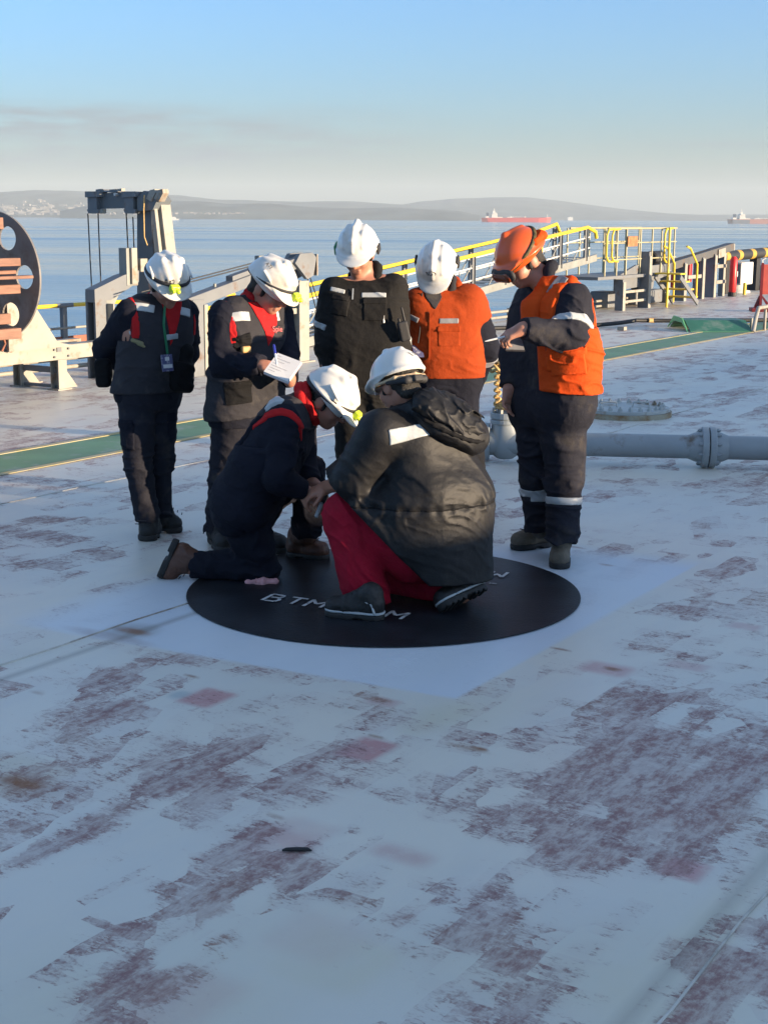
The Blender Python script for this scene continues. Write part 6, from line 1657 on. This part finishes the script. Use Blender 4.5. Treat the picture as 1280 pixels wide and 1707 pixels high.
# ======== 6: kneeling man
def man_kneeling():
    p = J(7.05); b = np.array([p(430, 960)[0], 7.05, 0])
    t = person('man kneeling on one knee in navy vest with red collar, white helmet, reaching forward', b)
    fB = fN(.93, -.25, -.28); up = fN(.42, 0, .9)
    H = Head(p(546, 668, .0), fN(.80, -.22, -.56)); neck = p(503, 676, .0)
    SR, SL = p(474, 702, -.15), p(499, 690, .17); HR, HL = p(402, 842, -.10), p(415, 838, .10)
    ER, WR = p(462, 795, -.24), p(505, 818, -.18); EL, WL = p(505, 780, .16), p(521, 806, .02)
    KR, AR = p(436, 948, -.06), p(318, 944, -.05); KL, AL = p(514, 788, .20), p(512, 893, .22)
    s = Shape(.03); torso(s, SL, SR, HL, HR, fB, ((1, .10, .07), (.8, .08, .11), (.4, .06, .12), (.05, .06, .11)))
    add_head(s, H, neck)
    for S_, E_, W_ in ((SR, ER, WR), (SL, EL, WL)): s.rc(S_, E_, .052, .044); s.rc(E_, W_, .044, .031)
    add_hand(s, WR, fN(.80, -.15, -.52), fN(-.3, .6, -.6), 1, (.45, .6, .5), .03, (.4, .85, .3))
    add_hand(s, WL, fN(.75, -.45, -.45), fN(-.2, -.5, -.6), -1, (.5, .6, .5), .03)
    for H_, K_, A_ in ((HR, KR, AR), (HL, KL, AL)): s.rc(H_, K_, .08, .058); s.rc(K_, A_, .056, .042)
    s.build('body', M_skin, t, .0048, b); hair(H, t, b); eyes(H, t, b); glasses(H, t, b)
    j = Shape(.045); torso(j, SL, SR, HL, HR, fB, ((1.0, .105, .080), (.8, .10, .130), (.42, .095, .155), (.0, .095, .160))); nt_ = len(j.p)
    limb(j, SR, ER, WR, (.088, .080, .076, .054)); limb(j, SL, EL, WL, (.084, .074, .07, .052))
    j.disp = folds(.011, (.5, 0, 1), 14, 5, 51, .6, [(ER, .13), (SR - [0, 0, .1], .12), (lerp(HL, HR, .5), .2)]); j.build('jacket', M_navy, t, .006, b)
    ax = nrm(SL - SR); v = vest_of(j, nt_, ax, SL, SR, SR[2] - .12, .020, .02, .02)
    v.cut(lerp(HR, HL, .5) - up * .06, -up - fB * .1); v.build('vest', M_navy, t, .006, b)
    yk = Clip(v, lerp(SL, SR, .5) + up * .06, frame(fB, up), (.30, .30, .085), .004); yk.build('vest_yoke', M_char, t, .005, b)
    hd = nrm(H.C - neck)
    collar(neck_ring(lerp(neck, H.C, .08), hd, fN(.8, 0, -.5), .080, .088, drop=.0), .028, M_rred, t, b)
    collar(neck_ring(lerp(neck, H.C, .34) - fB * .005, hd, fN(.8, 0, -.5), .082, .092, drop=-.015), .020, M_rred, t, b, name='collar_fold')
    ring(j, lerp(SR, ER, .16), ER - SR - ax * .35, .017, .15, .008, 'armhole_trim', M_rred, t, b)
    patch(v, 455, 680, .075, .115, -20, .010, .08, 'reflective_tape', M_tape, t, b, up=(0, 0, 1))
    q = Shape(.045); q.rc(HR, HL, .14, .14, .05)
    limb(q, HR, KR, AR, (.130, .094, .092, .080)); limb(q, HL, KL, AL, (.125, .092, .086, .082))
    q.cut((0, 0, .012), (0, 0, -1)); q.disp = folds(.012, (.4, 0, .9), 14, 6, 55, .7, [(KR, .16), (AR, .12), (HR, .14), (KL, .14), (AL, .14)]); q.build('trousers', M_navy, t, .006, b)
    # kneeling foot stands on its toes, the other lies flat
    tip, heel = p(262, 967, -.05), p(296, 897, -.05); tip[2] = max(tip[2], .01)
    boot(t, b, heel + np.array([-.02, 0, .0]), tip, AR + np.array([-.02, 0, .015]), M_bootbr, up=fN(.75, 0, -.25 + .1))
    boot(t, b, gp(478, 932) + [0, .06, 0], gp(547, 938) + [0, .05, 0], AL, M_bootbr)
    sH, o, W, Rh = helmet(H, t, b, style='vent', tilt=-.15, peak=1.15); head_strap(H, t, b, o, -.15, .040, .012); head_lamp(H, o, b, -.15, (0, .155, .055))
    # rag under the knee
    rc_ = gp(437, 975) + np.array([0, 0, .012])
    rg = Shape(.02).chain([rc_ + [-.07, 0, 0], rc_ + [0, -.01, .004], rc_ + [.06, .01, 0]], [.014, .018, .012]).rc(rc_ + [.02, .03, 0], rc_ + [.065, -.005, .004], .014)
    rg.disp = folds(.008, (1, 0, 0), 28, 20, 3); o_ = rg.build('rag', mat('pink_rag', (.62, .30, .30), .85, var=.25, vscale=30, bump=.3), None, .004, rc_); o_.location = rc_
    tag(o_, 'crumpled pink rag under the knee of the kneeling man', 'rag')
    # instrument between the hands
    a1 = at(540, 828, 6.86); a2 = at(527, 862, 6.80)
    T = thing('test_gauge', 'small dark and white gauge held down between the hands of the kneeling man', 'gauge', a2)
    MB().tube([a1, a2], .010, 10).build('probe', M_tape, T, offset=a2); MB().tube([lerp(a1, a2, -.2), lerp(a1, a2, .3)], .017, 12).build('grip', M_black, T, offset=a2)

# ======== 7: crouching man seen from behind
def man_crouching():
    p = J(6.55); b = np.array([p(680, 1030)[0], 6.40, 0])
    t = person('man crouching with his back turned, long black hooded coat and red trousers', b)
    fB = fN(-.70, .62, -.2); up = fN(-.25, .2, .95)
    H = Head(p(664, 642, .05), fN(-.58, .74, -.34)); neck = p(698, 690, .04)
    SL, SR = p(635, 722, -.12), p(768, 722, .14); HL, HR = p(690, 915, -.05), p(755, 915, .05)
    EL, WL = p(588, 800, -.08), p(545, 812, .25); ER, WR = p(775, 800, .40), p(640, 800, .45)
    KL, AL = p(578, 860, -.02), p(613, 1012, -.12); KR, AR = p(640, 955, .20), p(770, 990, -.02)
    s = Shape(.03); torso(s, SL, SR, HL, HR, fB, ((1, .11, .07), (.8, .09, .12), (.4, .08, .13), (.05, .07, .12)))
    add_head(s, H, neck)
    for S_, E_, W_, sd in ((SR, ER, WR, 1), (SL, EL, WL, -1)): s.rc(S_, E_, .055, .045); s.rc(E_, W_, .045, .031); add_hand(s, W_, fN(-.9, .2, -.4), fN(0, .4, -.9), sd, (.5, .6, .5))
    for H_, K_, A_ in ((HR, KR, AR), (HL, KL, AL)): s.rc(H_, K_, .085, .06); s.rc(K_, A_, .058, .045)
    s.build('body', M_skin, t, .005, b); hair(H, t, b); eyes(H, t, b)
    q = Shape(.05); q.rc(HR, HL, .15, .15, .05)
    limb(q, HL, KL, AL, (.145, .104, .108, .108)); limb(q, HR, KR, AR, (.14, .105, .098, .088))
    q.cut((0, 0, .015), (0, 0, -1)); q.disp = folds(.012, (.5, .2, .8), 11, 4, 61, .7, [(KL, .16), (AL + [0, 0, .06], .14), (KR, .14)]); q.build('trousers', M_dred, t, .006, b)
    # the coat: back, skirt, the flap over the left thigh, sleeves
    c = Shape(.07)
    ms, mw, mh = lerp(SL, SR, .5), p(735, 830, .0), p(738, 965, -.02)
    axs = nrm(SR - SL)
    c.rc(SL + axs * .05 + [0, 0, .0], SR - axs * .05, .105, .105, .06); c.rc(ms - axs * .07 - up * .07, mw - axs * .09, .150, .170); c.rc(ms + axs * .07 - up * .07, mw + axs * .085, .150, .172)
    c.rc(mw - axs * .075, mh - axs * .085 - [0, 0, .2], .185, .195); c.rc(mw + axs * .06, mh + axs * .045 - [0, 0, .2], .185, .215)
    c.rc(p(670, 850, -.06), p(585, 845, -.02), .17, .118, .08); c.rc(p(650, 830, .05), p(585, 800, .15), .15, .12, .08)
    c.rc(p(672, 908, -.10), p(602, 858, -.08), .15, .10, .06)
    limb(c, SL, EL, WL, (.112, .100, .094, .075)); limb(c, SR, ER, WR, (.11, .098, .09, .075))
    c.cut(p(548, 806, -.1), fN(-.70, 0, -.72)); c.cut(p(700, 955, 0), fN(-.06, 0, -1))
    f1, f2 = folds(.010, fN(.62, .1, .78), 8, 2.6, 63, .7, [(lerp(SL, mw, .6), .22), (EL, .2)], .45), folds(.005, fN(.3, 0, .9), 20, 7, 64)
    wz = float(p(735, 835)[2])
    def cd(P):
        w = np.exp(-((P[:, 2] - wz) / .16) ** 2)
        g = np.exp(-((P[:, 2] - wz) / .012) ** 2)
        return f1(P) * (.55 + .45 * w) + f2(P) * (.25 + .9 * w) - .007 * g + .004 * np.sin(P[:, 0] * 95 + 4 * noise3(P * 9)) * np.exp(-((P[:, 2] - wz) / .03) ** 2)
    c.disp = cd; co = c.build('coat', M_coat, t, .006, b)
    bm_ = bmesh.new(); bm_.from_mesh(co.data); bm_.verts.ensure_lookup_table(); seen = set(); best = []
    for v0 in bm_.verts:
        if v0.index in seen: continue
        st_, comp = [v0], []; seen.add(v0.index)
        while st_:
            x = st_.pop(); comp.append(x)
            for ed_ in x.link_edges:
                y = ed_.other_vert(x)
                if y.index not in seen: seen.add(y.index); st_.append(y)
        if len(comp) > len(best): best = comp
    keep = set(best); bmesh.ops.delete(bm_, geom=[x for x in bm_.verts if x not in keep], context='VERTS'); bm_.to_mesh(co.data); bm_.free()
    Clip(c, p(735, 835), np.eye(3), (.5, .5, .007), .003).build('waist_seam', M_blk, t, .005, b)
    # piped hem
    hm = Shape(.01); 
    # hood, lying on the back, and the stand collar
    upn = nrm(H.C - neck)
    hk = Shape(.04)
    nr_ = neck_ring(neck + up * .015, up, fB, .112, .100, 10); hk.chain(nr_ + [nr_[0]], [.034] * 11)
    hx = nrm(p(806, 728, .02) - p(672, 672, -.10)); hn = nrm(np.cross(hx, np.array([0, 1.0, 0])) * 1.0 + np.array([0, -.55, 0.15])); hn = nrm(hn - hx * (hn @ hx)); hn = hn if hn[2] > 0 else -hn
    Rk = np.array([hx, np.cross(hn, hx), hn]); hc = p(746, 703, -.05)
    hk.el(hc, (.195, .128, .085), Rk, .03); hk.el(hc + hx * .12 - hn * .03, (.10, .10, .085), Rk, .04)
    hk.disp = folds(.012, fN(.4, 0, .9), 9, 4, 66); hk.build('hood', M_coat, t, .005, b)
    hl = Shape(.03).el(hc + hn * .040 - hx * .01, (.180, .112, .062), Rk).el(hc + hn * .045 - hx * .12, (.09, .10, .06), Rk); hl.disp = folds(.017, fN(.6, .2, .7), 15, 9, 67, .9); hl.build('hood_lining', M_coat, t, .005, b)
    hy = Rk[1]; hr_ = Shape(.01).chain([hc + hx * .193 * math.cos(a) + hy * .126 * math.sin(a) + hn * (.022 + .006 * math.sin(3 * a)) for a in np.linspace(0, 2 * math.pi, 25)], [.010] * 25); hr_.build('hood_edge', M_blk, t, .005, b)
    P, n = hit(c, 700, 722)
    patch(c, 694, 719, .27, .062, 8, .006, .09, 'reflective_tape', M_tape, t, b); patch(c, 808, 735, .03, .05, -30, .006, .06, 'reflective_tape', M_tape, t, b)
    # boots with pale welts
    boot(t, b, gp(640, 1042) + [.0, .06, 0], gp(543, 1032) + [0, .05, 0], AL, M_bootb, stripe=M_tape, lug=True)
    boot(t, b, p(812, 985, -.08), gp(735, 1026) + [0, .0, .015], AR, M_bootb, up=fN(-.45, .25, .55), stripe=M_tape, lug=True)
    sH, o, W, Rh = helmet(H, t, b, style='plain', tilt=-.05, peak=1.0)
    hs, Wl, Rl = helmet_outer(H, -.05)
    nk = Shape(.012).chain([Wl(.10, -.05, .0), Wl(.05, -.125, -.012), Wl(-.05, -.125, -.012), Wl(-.10, -.05, .0)], [.010, .017, .017, .010]).bx(Wl(0, -.145, -.012), (.026, .014, .016), Rl, .006); nk.build('size_adjuster', M_band, o, .004, b)
    wb = Shape(.01).chain([Wl(.112, .02, .012), Wl(.085, -.09, .012), Wl(0, -.135, .012), Wl(-.085, -.09, .012), Wl(-.112, .02, .012)], [.008] * 5); wb.build('sweat_band', mat('tan_band', (.50, .36, .22), .7), o, .004, b)
    glasses(H, t, b, mat('clear_goggle', (.42, .36, .34), .1, spec=.7))
    decal(sH, 690, 589, 'I care', .042, -6, M_band, o, b)
def all_people():
    man_hands_behind(); man_with_notebook(); man_in_black(); man_in_orange_jacket(); man_in_orange_vest(); man_kneeling(); man_crouching()

all_people()
add_haze()
